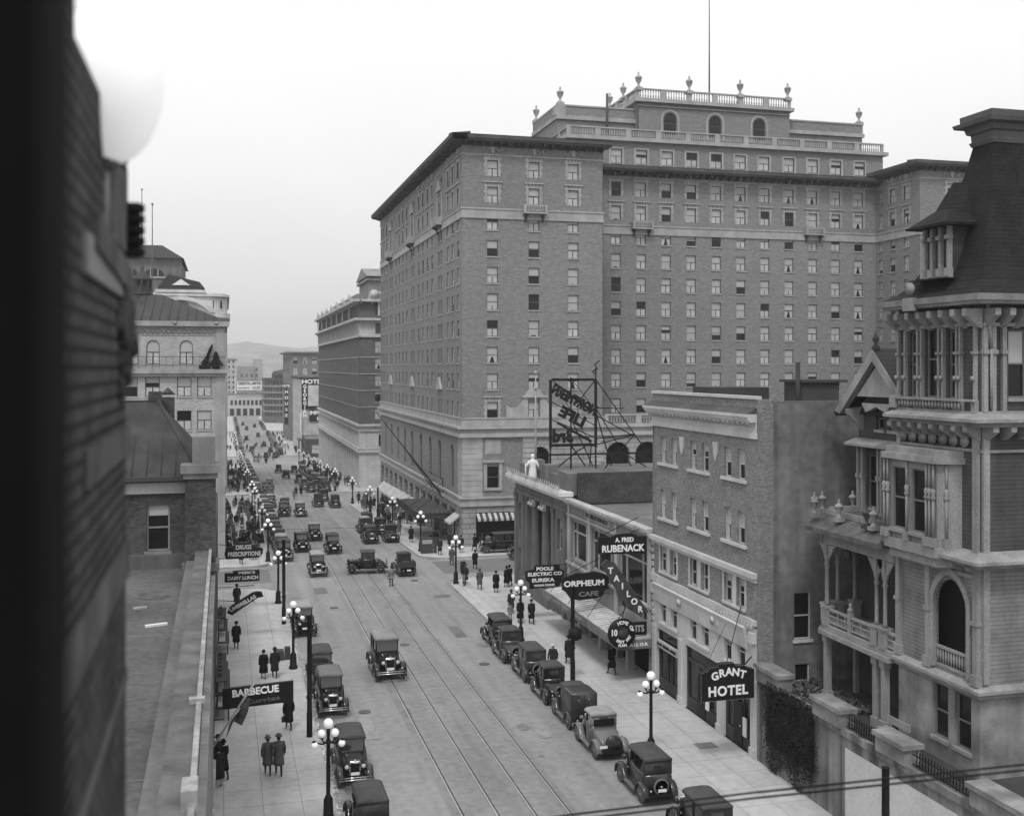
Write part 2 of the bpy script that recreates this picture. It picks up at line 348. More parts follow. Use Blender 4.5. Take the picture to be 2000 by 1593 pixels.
# right side, left side
slab('pavement',[(60,-20),(60,93)]+[(18.8+3,93)]+rc(21.8,90,3,90,180)+[(18.8,-20)])
slab('pavement',rc(21.8,107,3,180,270)+[(70,104),(70,112)]+[(25,170)]+rc(21.8,167,3,90,180))
slab('pavement',rc(21.8,195,3,180,270)+[(60,192),(60,300)]+rc(21.8,297,3,90,180))
slab('pavement',rc(21.8,353,3,180,270)+[(60,350),(60,470)]+rc(21.8,467,3,90,180))
slab('pavement',[(18.8,490),(60,490),(60,640),(18.8,640)])
slab('pavement',[(-40,-20),(4.6,-20)]+rc(1.6,90,3,0,90)+[(-40,93)])
slab('pavement',[(-40,104)]+rc(1.6,107,3,-90,0)+rc(1.6,167,3,0,90)+[(-40,170)])
slab('pavement',[(-40,192)]+rc(1.6,195,3,-90,0)+rc(1.6,297,3,0,90)+[(-40,300)])
slab('pavement',[(-40,350)]+rc(1.6,353,3,-90,0)+rc(1.6,467,3,0,90)+[(-40,470)])
slab('pavement',[(-40,490),(4.6,490),(4.6,640),(-40,640)])
# hills beyond
mb=MB(); nx,ny=60,8
for j in range(ny):
    for i in range(nx+1):
        x=-1600+3200*i/nx; y=1500+220*j
        h=math.sin(min(1,j/5)*PI/2)*(72+7*math.sin(i*.5)+4*math.sin(i*1.7+j)+4*math.sin(i*4.1))
        if x<250: h+=10*math.sin(min(1,j/5)*PI/2)
        mb.v.append((x,y,-10+h))
for j in range(ny-1):
    for i in range(nx): a=j*(nx+1)+i; mb.f.append([a,a+1,a+nx+2,a+nx+1]); mb.m.append(0); mb.s.append(True)
tag(obj('hills',mb,m_('wooded_hill',.2,.95,var=.35,scale=.02,fine=.3,fscale=.08)),kind='structure')

# ---------------- the big hotel ----------------
def surround(mb,xc,z0,z1,w,y=-.05,crown=True):
    r=w/2; n=5; h=(z1-z0)/n
    for i in range(n):
        e=.34 if i%2 else .24
        for s in(-1,1):
            a,b=sorted((xc+s*r,xc+s*(r+e))); mb.box(a,b,y,.06,z0+i*h+.012,z0+(i+1)*h-.012)
    k=5
    for i in range(k):
        a=-r-.1+(w+.2)*i/k; b=-r-.1+(w+.2)*(i+1)/k; d=.12*(i-2)
        mb.prism([(xc+a+.015,z1+.01),(xc+b-.015,z1+.01),(xc+b-.015+d,z1+.46),(xc+a+.015+d,z1+.46)],y,.06)
    mb.box(xc-r-.34,xc-r-.12,y,.06,z1+.01,z1+.4); mb.box(xc+r+.12,xc+r+.34,y,.06,z1+.01,z1+.4)
    if crown: mb.box(xc-r-.45,xc+r+.45,-.2,.05,z1+.47,z1+.6)
def swag(mb,xc,z):
    mb.prism([(xc-.22,z+.62),(xc+.22,z+.62),(xc+.2,z+.1),(xc,z-.12),(xc-.2,z+.1)],-.14,.02)
    for s in(-1,1):
        pts=[(xc+s*(.3+.75*i/7),-.06,z+.55-.36*math.sin(PI*i/7)) for i in range(8)]
        mb.path(pts,.075,n=5); mb.tube((xc+s*1.05,-.06,z+.6),(xc+s*1.05,-.06,z-.05),.06)
def balcony(parent,M,w=2.6):
    b=MB(); b.box(-w/2,w/2,-.8,0,0,.16); b.box(-w/2,w/2,-.8,-.7,.82,.94)
    for i in range(9): x=-w/2+.25+i*(w-.5)/8; b.lathe([(.03,0),(.06,.2),(.03,.4),(.05,.66)],(x,-.75,.16),6)
    for x in(-w/2,w/2-.2): b.box(x,x+.2,-.8,-.6,.16,.82); b.box(x,x+.2 ,-.6,0,.16,.9)
    o=obj('balcony',b.mesh('balcony',[hstone]),None,parent,M)
    for s in(-1,1):
        c=MB(); c.prismx([(0,0),(-.7,0),(-.66,-.2),(-.25,-.4),(-.12,-.8),(0,-.85)],s*(w/2-.35)-.13,s*(w/2-.35)+.13); child('console',c.mesh('console',[hcorn]),o)
    return o
def urn(parent,x,y,z,h=2.0,m=None,lab=None):
    k=h/2.0
    mb=MB(); pr=[(.34,0),(.34,.12),(.16,.2),(.14,.5),(.36,.85),(.4,1.15),(.46,1.2),(.44,1.28),(.2,1.5),(.1,1.56),(.14,1.72),(.1,1.85),(.01,2.0)]
    mb.lathe([(r*k,q*k) for r,q in pr],(x,y,z),10); mb.box(x-.42*k,x+.42*k,y-.42*k,y+.42*k,z-.35*k,z-.001)
    return obj('urn',mb,[m or hstone],parent)
def modil(mb,u0,u1,z,step=.95,dep=.8,y=0,sz=.3,mi=0):
    n=int((u1-u0)/step); 
    for i in range(n+1):
        x=u0+(u1-u0)*i/n; mb.prismx([(y-.001,z-.001),(y-dep,z-.001),(y-dep,z-sz*.5),(y-.1,z-sz*1.4),(y-.001,z-sz*1.4)],x-.12,x+.12,mi)
def balustrade(mb,u0,u1,y,z,h=1.1,ped=4.0,step=.32,mi=0,d=.3):
    mb.box(u0,u1,y,y+d,z,z+.14,mi); mb.box(u0,u1,y-.03,y+d+.03,z+h-.16,z+h,mi)
    n=max(1,round((u1-u0)/ped))
    for i in range(n+1):
        x=u0+(u1-u0)*i/n; mb.box(max(u0,x-.35),min(u1,x+.35),y-.015,y+d+.015,z+.141,z+h-.161,mi)
    k=int((u1-u0)/step)
    for i in range(k):
        x=u0+step*(i+.5); 
        if min(abs(x-(u0+(u1-u0)*j/n)) for j in range(n+1))<.45: continue
        mb.lathe([(.06,0),(.11,.25),(.05,.5),(.09,h-.32)],(x,y+d/2,z+.14),5,mi)
HB=thing('hotel_building','huge brick hotel with pale stone base, bracketed cornice and balustraded roof blocks','hotel',(24.4,111.3,0))
ZW=[14.2,17.25]+[20.07+2.84*k for k in range(8)]   # window centre heights
PR={}
def psur(M,w,h):
    if (w,h) not in PR: q=MB(); surround(q,0,0,h,w); PR[(w,h)]=q.mesh('window_surround',[hstone])
    obj('window_surround',PR[(w,h)],None,HB,M)
def psw(M):
    if 's' not in PR: q=MB(); swag(q,0,0); PR['s']=q.mesh('swag',[hstone])
    obj('swag',PR['s'],None,HB,M)
def orp(name,M,pls,y0=-.25,y1=.03,bx=()):
    q=MB()
    for p in pls: q.prism(p,y0,y1)
    for b in bx: q.box(*b)
    obj(name,q,[hstone],HB,M)
ZTOP=42.3; items=[]
def hrow(M,xs,w,hol,zr=ZW,deco=True,h=1.72):
    for i,zc in enumerate(zr):
        for x in xs:
            z0=zc-h/2; hol.append((x-w/2,x+w/2,z0,z0+h)); items.append((M@T(x,0,z0),w,h,rstyle(0,0 if (deco and (zc>36 or zc<15)) else 1)))
    if deco:
        for x in xs:
            for zc in ZW[-2:]: psur(M@T(x,0,zc-h/2),w,h)
            psw(M@T(x,0,41.6))
# street (west) face
MW=FW(24.4,172.6); Lw=172.6-111.3
gr=[(113.38,116.19,118.8),(122.72,124.14),(128.31,131.36,134.55,137.51),(141.39,143.0),(147.02,150.26,153.46,156.5),(160.37,161.9),(165.76,168.79,171.2)]
xsW=[172.6-y for g in gr for y in g]
hol=[]; sing=[172.6-y for g in gr for y in g if len(g)>2]; pair=[172.6-y for g in gr for y in g if len(g)==2]
hrow(MW,sing,1.15,hol); hrow(MW,pair,.85,hol,deco=False)
wb=MB(); wb.M=MW; wall(wb,0,Lw,12.6,ZTOP,hol,dep=.25)
for g in gr:
    if len(g)==2:
        c=172.6-sum(g)/2
        orp('pediment',MW@T(c,0,16.2),[[(-1.5,0),(1.5,0),(0,1.4)]]); orp('pediment',MW@T(c,0,39.3),[[(-1.5,0),(1.5,0),(0,1.4)]])
        for s in(-1,1): orp('pilaster',MW@T(c,0,0),[],bx=[(s*1.35-.17,s*1.35+.17,-.12,.03,35.6,39.28)])
        balcony(HB,MW@T(c,0,35.2),3.0)
# base, west: arches
ay=[116.58,123.67,129.65,136.01,142.59,148.49,154.63,160.77,166.69]; hb=[]
for y in ay: hb.append((172.6-y-.85,172.6-y+.85,5.5,10.3,1)); items.append((MW@T(172.6-y,.1,5.5),1.7,4.8,(.0,0,1,1)))
obj('wall',wb,[hbrick],HB); wb=MB(); wb.M=MW; wall(wb,0,Lw-2.2,5.0,11.3,hb,dep=.4)
obj('wall',wb,[hbrick],HB)
st=MB(); st.M=MW; hs=[]
for i in range(13): x=2.2+i*4.5; hs.append((x-1.55,x+1.55,-2.6,3.2))
st2=MB(); st2.M=MW; wall(st2,0,Lw,-3.2,4.0,hs,dep=.5)
for x0,x1,_a,_b in hs: pass
st.box(-.3,Lw+.3,-.35,.3,11.3,11.75); st.box(-.1,Lw+.1,-.15,.3,11.75,12.2); st.box(-.45,Lw+.45,-.5,.3,12.2,12.45); st.box(-.12,Lw+.12,-.1,.3,12.45,13.25); st.box(-.18,Lw+.18,-.18,.3,13.25,13.4)
st.box(-.2,Lw+.2,-.25,.3,4.0,4.35); st.box(-.05,Lw+.05,-.08,.3,4.35,4.8); st.box(-.25,Lw+.25,-.3,.3,4.8,5.0)
st.box(-.1,Lw+.1,-.12,.2,34.6,34.8); st.box(-.05,Lw+.05,-.06,.2,34.8,35.55); st.box(-.12,Lw+.12,-.14,.2,35.55,35.68); st.box(-.05,Lw+.05,-.06,.2,41.3,41.42)
# south faces
def southwing(x0,x1,cols,M,main):
    hol=[]; hrow(M,cols,1.22,hol); b=MB(); b.M=M; wall(b,x0,x1,12.6,ZTOP,hol,dep=.25)
    return b
MS=FS(0,111.3)
b1=southwing(24.4,40.2,(27.7,32.3,36.75),MS,1); obj('wall',b1,[hbrick],HB)
b2=southwing(80.2,97,(84.6,89.2,93.6),MS,0); obj('wall',b2,[hbrick],HB)
MR=FS(0,120.3); rx=[45.07,48.26,51.49,54.76,58.08,61.37,64.63,67.94,71.21,74.46,77.74]; rx=[41.9]+rx
hol=[]; hrow(MR,rx[1:],1.22,hol); b3=MB(); b3.M=MR; wall(b3,40.2,80.2,12.6,ZTOP-.6,hol,dep=.25); obj('wall',b3,[hbrick],HB)
hol=[]; ME=FW(80.2,120.3)
hrow(ME,[3.6,6.4],1.05,hol); hrow(ME,[1.1],.8,hol,deco=False); b4=MB(); b4.M=ME; wall(b4,0,9,12.6,ZTOP,hol,dep=.25)
b4.M=None; b4.box(40.15,40.199,111.3,120.3,12.6,ZTOP); 
obj('wall',b4,[hbrick],HB)
for q in((97,97.2,111.3,172,-3,ZTOP),(24.6,97,172.4,172.6,-3,ZTOP)): b5=MB(); b5.box(*q); obj('wall',b5,[hbrick],HB)
for xc,M_ in((32.3,MS),(89.2,MS),(48.26,MR),(71.21,MR)): balcony(HB,M_@T(xc,0,35.2))
for M_,a,b in((MS,24.3,40.2),(MS,80.2,97),(MR,40.2,80.2)):
    st.M=M_; e=0 if M_ is MR else .12
    st.box(a-e,b+e*.5,-.13,.2,34.58,34.82); st.box(a,b,-.07,.2,34.82,35.53); st.box(a-e,b+e*.5,-.15,.2,35.53,35.7); st.box(a,b,-.055,.2,41.29,41.43)
st.M=ME; st.box(0,9.1,-.13,.2,34.59,34.81); st.box(0,9.05,-.06,.2,34.81,35.54); st.box(0,9.1,-.14,.2,35.54,35.69); st.box(0,9.05,-.06,.2,41.3,41.42)
# south base: wing and the podium in front of the court
sb=MB(); sb.M=MS; hh=[(29,32.0,.15,3.1),(33.6,36.2,.15,3.1)]
wall(st2 if 0 else sb,24.4,40.2,-.5,4.0,[(25.9,31.5,.0,3.3),(34,38,0,3.3)],dep=.5)
arcs=[(41.95+3.42*i) for i in range(11)]
wall(sb,40.2,80.2,-.5,11.3,[(x-1.4,x+1.4,6.2,10.55,1) for x in arcs],dep=.5)
wall(sb,31.0,40.2,5.0,11.3,[(31.9,34.1,5.6,10.2,1)],dep=.5)
wall(sb,80.2,97,-.5,11.3,[(85,87.6,5.6,10.2,1)],dep=.5)
obj('rusticated_wall',sb,[hblock],HB); obj('rusticated_wall',st2,[hblock],HB)
q=MB(); q.M=MS; wall(q,26.6,31.0,5.0,11.3,[(27.1,28.4,5.9,8.2)],dep=.3); obj('wall',q,[hbrick],HB)
items.append((MS@T(27.75,0,5.9),1.3,2.3,(.0,0,0,0)))
st.M=MS
st.box(26.75,27.08,-.12,.1,5.6,8.6); st.box(28.42,28.75,-.12,.1,5.6,8.6); st.box(26.6,28.9,-.25,.1,8.6,8.85); st.box(26.9,28.6,-.2,.1,5.65,5.88)
st.box(26.9,28.6,-.06,.05,9.5,11.0); st.box(27.1,28.4,-.1,.03,9.7,10.8)
for a,b in((24.3,40.3),(40.3,80.2),(80.2,97)):
    st.box(a-.3*(a<25),b,-.35,.3,11.3,11.74); st.box(a-.1*(a<25),b,-.15,.3,11.75,12.2); st.box(a-.45*(a<25),b,-.5,.3,12.2,12.44)
    if a!=40.3: st.box(a,b,-.1,.3,12.45,13.25); st.box(a,b,-.18,.3,13.25,13.4)
    st.box(a,b,-.25,.3,4.0,4.34); st.box(a,b,-.08,.3,4.35,4.8); st.box(a-.25*(a<25),b,-.3,.3,4.8,4.99)
psur(MS@T(27.7,0,13.34),1.22,1.72); psur(MS@T(36.75,0,13.34),1.22,1.72)
# scrolled central window over the entrance
xc=32.3
for s in(-1,1): orp('scroll_panel',MS,[[(xc+s*a,b) for a,b in((3.1,13.41),(.7,13.41),(.7,15.5),(1.2,15.5),(1.5,14.9),(2.0,14.5),(2.6,14.4),(3.1,14.7))]],-.12)
orp('pediment',MS,[[(xc-1.1,15.7),(xc+1.1,15.7),(xc+.4,16.6),(xc-.4,16.6)]],-.2,bx=[(xc-1.4,xc+1.4,-.3,.02,15.5,15.699)])
bl=MB(); bl.M=MS; balustrade(bl,40.4,80,.0,12.45,1.15,ped=4); obj('balustrade',bl,[hstone],HB)
# quoins
qs=MB()
for k in range(11):
    z=5.02+k*.57; e=2.2 if k%2 else 1.8
    qs.M=MS; qs.box(24.36,24.4+e,-.06,.2,z,z+.53)
    qs.M=MW; qs.box(Lw-e,Lw+.03,-.055,.2,z,z+.53)
qs.M=MW; wall(qs,Lw-2.2,Lw,5,11.3,[]); qs.M=MS; wall(qs,24.4,26.6,5,11.3,[])
obj('quoins',qs,[hstone],HB)
for x in(31.0,38.6): orp('quoins',MS,[],bx=[(x,x+1.6-.25*(k%2),-.13,.1,5.02+k*.57,5.52+k*.57) for k in range(11)])
obj('string_course',st,[hstone],HB); 
# dark interiors behind shopfronts and arches
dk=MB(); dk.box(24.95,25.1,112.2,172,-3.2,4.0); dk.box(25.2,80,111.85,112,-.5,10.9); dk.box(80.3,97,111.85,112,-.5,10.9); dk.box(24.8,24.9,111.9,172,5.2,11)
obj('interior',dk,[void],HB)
# cornice
co=MB()
def corn(mb,M,a,b,z,ea,eb,d=1.35):
    mb.M=M; mb.box(a,b,-.1,.1,z,z+.35); mb.box(a-(d-.15)*ea,b+(d-.15)*eb,-(d-.15),.3,z+.35,z+.55); mb.box(a-d*ea,b+d*eb,-d,.3,z+.55,z+.95)
    mb.prismx([(-d-.05,z+.951),(.6,z+1.2),(.6,z+.951)],a-d*ea,b+d*eb); modil(mb,a+.2,b-.2,z+.34,.95,d-.3)
corn(co,MW,0,Lw,ZTOP,1,1); corn(co,MS,24.4,40.2,ZTOP+.002,1,.5); corn(co,MS,80.2,97,ZTOP+.002,1,0)
corn(co,MR,40.2,80.2,ZTOP-.7,0,0,1.6); corn(co,ME,0,9,ZTOP,0,0)
obj('cornice',co,[hcorn],HB)
rf=MB(); rf.box(24.5,40.2,111.4,172.4,43.2,43.4); rf.box(40.2,80.2,120.4,172.4,42.4,42.6); rf.box(80.2,97,111.4,172.4,43.2,43.4); rf.box(40.2,80.2,111.8,120.3,12.2,12.44)
obj('roof',rf,[tar],HB)
# attic storeys
ax=[47.27,50.61,54.07,57.43,60.83,64.2,67.55,71.15,74.59,78.06,81.58]
at=MB(); at.M=FS(0,126); ho=[(x-.75,x+.75,44.2,45.95) for x in [43.9]+ax]
wall(at,41,85,42.4,46.9,ho,dep=.3); at.M=None; at.box(40.9,41,126,150,42.4,46.9); at.box(85,85.1,126.01,150,42.4,46.9)
for x in [43.9]+ax: items.append((FS(0,126)@T(x,0,44.2),1.5,1.75,(random.choice([.3,.5,.0]),1,0,0)))
fr=MB(); fr.M=FS(0,126)
for x in [43.9]+ax: fr.box(x-1.0,x-.75,-.05,.1,43.9,46.2); fr.box(x+.75,x+1.0,-.05,.1,43.9,46.2); fr.box(x-.75,x+.75,-.05,.1,45.96,46.2)
fr.box(40.6,85.6,-.55,.4,46.9,47.35)
balustrade(fr,40.8,85.2,0,47.36,1.2,ped=4.05); fr.M=FW(41,150); balustrade(fr,0,24,0,47.36,1.19,ped=4.05); fr.box(0,23.9,-.5,.3,46.91,47.34)
at.M=None; at.box(41.1,85.2,131,142,43,50.4); at.box(41.05,85.25,130.9,142,50.9,52.1)
fr.M=None; fr.box(40.9,85.4,130.7,142.1,50.4,50.9); fr.box(41,85.3,130.8,142.1,52.1,52.3); fr.box(40.8,42.2,130.75,131.9,50.91,52.09)
# centre block
at.M=FS(0,130); wall(at,51.7,73.4,47,53.0,[(55.3,57.1,49.0,51.9,1),(61.7,63.5,49.0,51.9,1),(68.1,69.9,49.0,51.9,1)],dep=.3); at.M=None; at.box(51.7,51.8,130,141,47,53); at.box(73.4,73.5,130.01,141,47,53); at.box(51.8,73.4,130.5,141,52,53)
for x in(56.2,62.6,69.0):
    items.append((FS(0,130)@T(x,0,49.0),1.8,2.9,(0,0,0,1)))
    fr.M=FS(0,130)
    for i in range(8):
        a,b=PI*i/8,PI*(i+1)/8; fr.prism([(x+1.05*math.cos(a),51+1.05*math.sin(a)),(x+1.05*math.cos(b),51+1.05*math.sin(b)),(x+1.3*math.cos(b),51+1.3*math.sin(b)),(x+1.3*math.cos(a),51+1.3*math.sin(a))],-.06,.05)
    for s in(-1,1): q0,q1=sorted((x+s*1.05,x+s*1.3)); fr.box(q0,q1,-.06,.05,48.6,51)
fr.M=None; fr.box(51.2,73.9,129.4,141.5,53.0,53.45); fr.M=FS(0,129.8); fr.box(51.6,73.5,-.02,.1,52.5,52.62)
balustrade(fr,51.5,73.6,0,53.46,1.35,ped=3.65,step=.36); fr.M=FW(51.5,141); balustrade(fr,0,10.9,0,53.46,1.34,ped=3.65,step=.36)
fr.M=None
obj('attic',at,[hbrick],HB); obj('attic_trim',fr,[hstone],HB)
for x,y,z in((51.8,130,54.85),(58.9,130,54.85),(66.2,130,54.85),(73.2,130,54.85),(51.8,140.7,54.85),(51.8,135.5,54.85),(41.6,131.3,52.6),(41.4,141.5,52.6),(84.9,131.3,52.6)): urn(HB,x,y,z,2.1)
vp=MB(); vp.tube((47.5,130,47.4),(47.5,130,53.8),.16); obj('vent_pipe',vp,[hcorn],HB)
windows(HB,items)
# street canopy, awnings, leaning flagpole
cn=MB(); cn.box(20.2,24.1,115.6,129.0,2.25,2.75); cn.box(20.1,24.1,115.5,129.1,2.75,2.85)
for i in range(26): cn.tube((20.2,115.7+i*.53,2.85),(20.2,115.7+i*.53,3.1),.09,.02,5)
for i in range(8): cn.tube((20.3+i*.5,115.55,2.85),(20.3+i*.5,115.55,3.1),.09,.02,5)
for y in(118,122,126.5): cn.tube((20.6,y,2.85),(24.3,y,5.4),.04)
obj('canopy',cn,[mdark],HB)
for i in range(8):
    y=131.2+i*4.7; a=MB(); g=gz(y); a.prism([(24.3,2.3+g*.55),(23.2,1.2+g*.55),(23.2,.95+g*.55),(24.3,2.05+g*.55)],y,y+4.2); obj('awning',a,[m_('canvas_awning',.38,.8,streak=.2)],HB)
a=MB(); a.prism([(24.3,3.0),(23.2,2.2),(23.2,2.0),(24.3,2.8)],112.2,114.8); obj('awning',a,[m_('canvas_awning',.38,.8,streak=.2)],HB)
a=MB(); n=18
for i in range(n):
    u=25.9+5.6*i/n; v=25.9+5.6*(i+1)/n; a.quad((u,111.2,3.25),(v,111.2,3.25),(v,110.4,2.75),(u,110.4,2.75),i%2); a.quad((u,110.4,2.75),(v,110.4,2.75),(v,110.4,2.5),(u,110.4,2.5),i%2)
obj('striped_awning',a,[m_('awning_canvas',.4,.8),mdark],HB)
fp=MB(); fp.tube((24.3,121,3.9),(20.2,147,12.6),.13,.06,6); fp.tube((24.3,121,3.9),(24.2,121,6),.05); fp.tube((24.3,121,6),(22.9,129,6.7),.04); fp.tube((24.3,127,4.2),(22.3,133.5,8),.06)
obj('flagpole',fp,[iron],HB)
fp=MB(); fp.tube((66.5,140,52.5),(66.5,140,71),.14,.06,6); obj('flagpole',fp,[mdark],HB)
# ---------------- generic block ----------------
def simple_block(name,label,x0,x1,y0,y1,z1,m,cols=None,rows=None,ww=1.2,wh=1.8,south=True,west=True,cornm=None,cat='building',trim=None,colsW=None,z0=None,group=None,corn_d=.7,par=.0,rowsW=None,base=None,cap=100,blinds=True):
    z0=gz(y0)-1.5 if z0 is None else z0
    t=thing(name,label,cat,(x0,y0,gz(y0)),0,group); it=[]; rows=rows or []
    for face,on,M,L_,cs in(('s',south,FS(x0,y0),x1-x0,cols),('w',west,FW(x0,y1),y1-y0,colsW)):
        b=MB(); b.M=M; hs=[]
        if on and cs:
            for z in (rowsW if (face=='w' and rowsW) else rows):
                for c in cs: hs.append((c-ww/2,c+ww/2,z,z+wh)); it.append((M@T(c,0,z),ww,wh,rstyle() if blinds else (0,0,0,0)))
        wall(b,0,L_,z0,z1,hs,dep=.22); 
        if face=='w': b.M=None; b.box(x1-.1,x1-.002,y0+.01,y1,z0,z1-.01); b.box(x0+.01,x1-.1,y1-.1,y1-.001,z0,z1-.01)
        obj('wall',b,[m],t)
    r=MB(); r.box(x0+.05,x1-.15,y0+.05,y1-.15,z1-.4,z1-.2); obj('roof',r,[tar],t)
    if cornm:
        c=MB()
        for M,L_ in((FS(x0,y0),x1-x0),(FW(x0,y1),y1-y0)):
            e=0 if M.translation.y==y0 else 1
            c.M=M; c.box(-corn_d*0,L_+corn_d*e,-corn_d,.2,z1-.001*e,z1+.4); c.box(0,L_+corn_d*.5*e,-corn_d*.5,.15,z1-.4,z1-.002); modil(c,.3,L_-.3,z1-.002,1.0,corn_d-.1)
        obj('cornice',c,[cornm],t)
    if it: windows(t,it,cap=cap)
    return t
# ---------------- white-based office block beyond the hotel ----------------
cobb=m_('dark_red_brick',.085,.9,var=.15,scale=.3,fine=.12,fscale=2,kind='brick',v2=.1,mort=.12,bw_=.4,bh=.14,ms=.02)
OB=thing('office_building','dark brick office tower with white terracotta base and ornate white top storeys, beyond the hotel','building',(24.4,200.6,-3.8))
Y0,Y1=200.6,289.5; it=[]
MWc=FW(24.4,Y1); Lc=Y1-Y0; hs=[]; cs=[2.2+2.03*i for i in range(42)]; rows=[9.2+3.1*k for k in range(5)]
for z in rows:
    for c in cs: hs.append((c-.6,c+.6,z,z+2.2)); it.append((MWc@T(c,-.13,z),1.2,2.2,(.3,0,0,0)))
wb=MB(); wb.M=MWc; wall(wb,0,Lc,7.8,24.6,hs,dep=.06); 
hs=[]; MSc=FS(24.4,Y0); sc_=[3.6+4.1*i+d for i in range(5) for d in(0,1.75)]
for z in rows:
    for c in sc_: hs.append((c-.7,c+.7,z,z+2.1)); it.append((MSc@T(c,0,z),1.4,2.1,rstyle()))
wb.M=MSc; wall(wb,0,25,7.8,24.6,hs); wb.M=None; wb.box(24.5,49.4,Y0+.3,Y1-.1,24,30); obj('wall',wb,[cobb],OB)
tw=MB()  # white terracotta
for M,L_,cc in((MWc,Lc,cs),(MSc,25,sc_)):
    tw.M=M; q=[(c-.6,c+.6,20.0+4.9,24.7+2.2) for c in cc]
    wall(tw,0,L_,24.6,27.5,[(c-.62,c+.62,25.0,27.0) for c in cc],dep=.3); ub=MB(); ub.M=M; wall(ub,0,L_,27.95,31.0,[(c-.62,c+.62,28.5,30.4) for c in cc],dep=.3); obj('wall',ub,[cobb],OB)
    e=1 if M is MWc else 0
    for z,d,h in((24.4,.35,.35),(27.5,1.0,.45),(31.0,1.1,.45),(20.6+.0,.12,.12),(17.5,.12,.1),(14.4,.12,.1),(11.3,.12,.1)): tw.box(0,L_+d*e,-d,.2,z-.001*e,z+h)
    modil(tw,.3,L_-.3,27.5,2.03,.8); modil(tw,.3,L_-.3,31.0,2.03,.9)
    for i,c in enumerate(cc[::6 if e else 4]): [tw.lathe([(1.0,0),(.75,.3),(.6,.32)],(c+q,-.5,32.3),10,ax='y') for q in(-.9,.9)]; tw.box(c-1.9,c+1.9,-.35,.1,31.45,32.4); tw.box(c-.2,c+.2,-.5,-.3,28.4,31)
    # base
    if e: wall(tw,0,L_,-8.5,7.8,[(1.2+4.15*i,1.2+4.15*i+2.7,-8,3.2) for i in range(21)]+[(1.4+2.08*i,2.4+2.08*i,4.6,6.6) for i in range(41)],dep=.5)
    else: wall(tw,0,L_,-5.5,7.8,[(4.0,6.9,-3.6,2.2),(8.0,12,-3.6,2.2),(3.6,5.0,4.0,6.2),(5.6,7.0,4.0,6.2),(8,9.4,4,6.2),(10,11.4,4,6.2)],dep=.5)
    for z,d,h in((7.8,.5,.4),(2.9,.4,.5),(3.5,.25,.25)): tw.box(0,L_+d*e,-d,.2,z-.001*e,z+h)
    tw.box(0,L_,-.3,.1,6.9,7.1)
    if e:
        for c in [1.2+2.03*i for i in range(43)]: tw.box(c-.1,c+.1,-.3,.05,24.9,27.3)
obj('terracotta_facing',tw,[m_('white_terracotta',.42,.75,var=.1,streak=.12,kind='block',v2=.46,mort=.3,bw_=1.2,bh=.6,ms=.02)],OB)
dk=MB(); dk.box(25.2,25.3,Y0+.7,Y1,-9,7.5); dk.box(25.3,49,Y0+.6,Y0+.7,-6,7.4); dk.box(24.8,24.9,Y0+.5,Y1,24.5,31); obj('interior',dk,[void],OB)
ph=MB(); ph.box(27,46,206,222,30,36.2); ph.box(27.5,45,230,285,30,34.5); ph.prismx([(205,36.2),(214,38.4),(223,36.2)],26.4,46.6); ph.box(26.5,46.5,205.4,222.6,35.4,35.9)
obj('penthouse',ph,[m_('roof_house',.2,.85)],OB); r=MB(); r.box(24.6,49.2,Y0+.1,Y1-.1,31.1,31.3); obj('roof',r,[tar],OB)
it.sort(key=lambda t:0); pb=MB(); pb.M=MWc
for c in [1.2+2.03*i for i in range(43)]: pb.box(c-.16,c+.16,-.12,.05,8.3,24.3)
obj('brick_piers',pb,[m_('pier_brick',.14,.9,var=.1)],OB); windows(OB,it,cap=100,sm=hstone)
p=MB(); p.tube((38,250,34),(38,250,52),.12,.06); obj('flagpole',p,[mdark],OB)

# ---------------- far blocks on the right ----------------
GB=simple_block('sign_wall_building','low pale-sided building with blank wall carrying hotel signs, beyond the office tower','building' and 24.4,40,357,380,14.5,m_('pale_render',.34,.85,var=.08)) if 0 else None
def frow(z0,dz,n): return [z0+dz*i for i in range(n)]
t=simple_block('rooming_house','pale blank-sided building with painted hotel signs on its end wall',24.4,42,357,400,15.3,m_('pale_render',.4,.85,var=.1,streak=.15),colsW=[2+3.3*i for i in range(12)],rowsW=frow(-3,3.6,5),cornm=mdark)
f=MB(); f.box(24.6,36,356.6,356.9,5.2,15.2); so_=obj('painted_sign',f,[signb],t)
f=MB(); f.box(26.6,36,356.4,356.58,6.2,13.0); obj('sign_panel',f,[m_('blank_panel',.42,.8)],so_)
letter(so_,'HOTEL',1.9,28.2,356.45,14.1,width=7.2)
for i,c in enumerate('GEORGIAN'): letter(so_,c,1.5,25.6,356.4,12.5-i*1.35)
f=MB(); f.box(27,36,356.5,356.9,1.2,5.0); so_=obj('painted_sign',f,[signb],t)
letter(so_,'IMPERIAL',1.7,30.6,356.4,3.9,width=7); letter(so_,'HOTEL',1.7,31.8,356.4,2.0,width=4.6)
f=MB(); f.box(24.0,24.4,355.2,356.2,-2,4); f.box(23.9,24.1,350,351,-8,-2); obj('projecting_sign',f,[whitep],t)
f=MB(); f.box(23.2,23.6,352,352.4,-9,-4.4); f.box(23,24.4,345,355.9,-4.4,-4.1); obj('porch',f,[mdark],t)
lowb=simple_block('shop_building','low dark shop row with awning between the office tower and the pale end wall',24.4,40,335.5,355,-3.2,dbrick,colsW=[3,7,11,15],rowsW=[-7.6],ww=2.4,wh=2.6,cols=[3,7],rows=[-7.6])
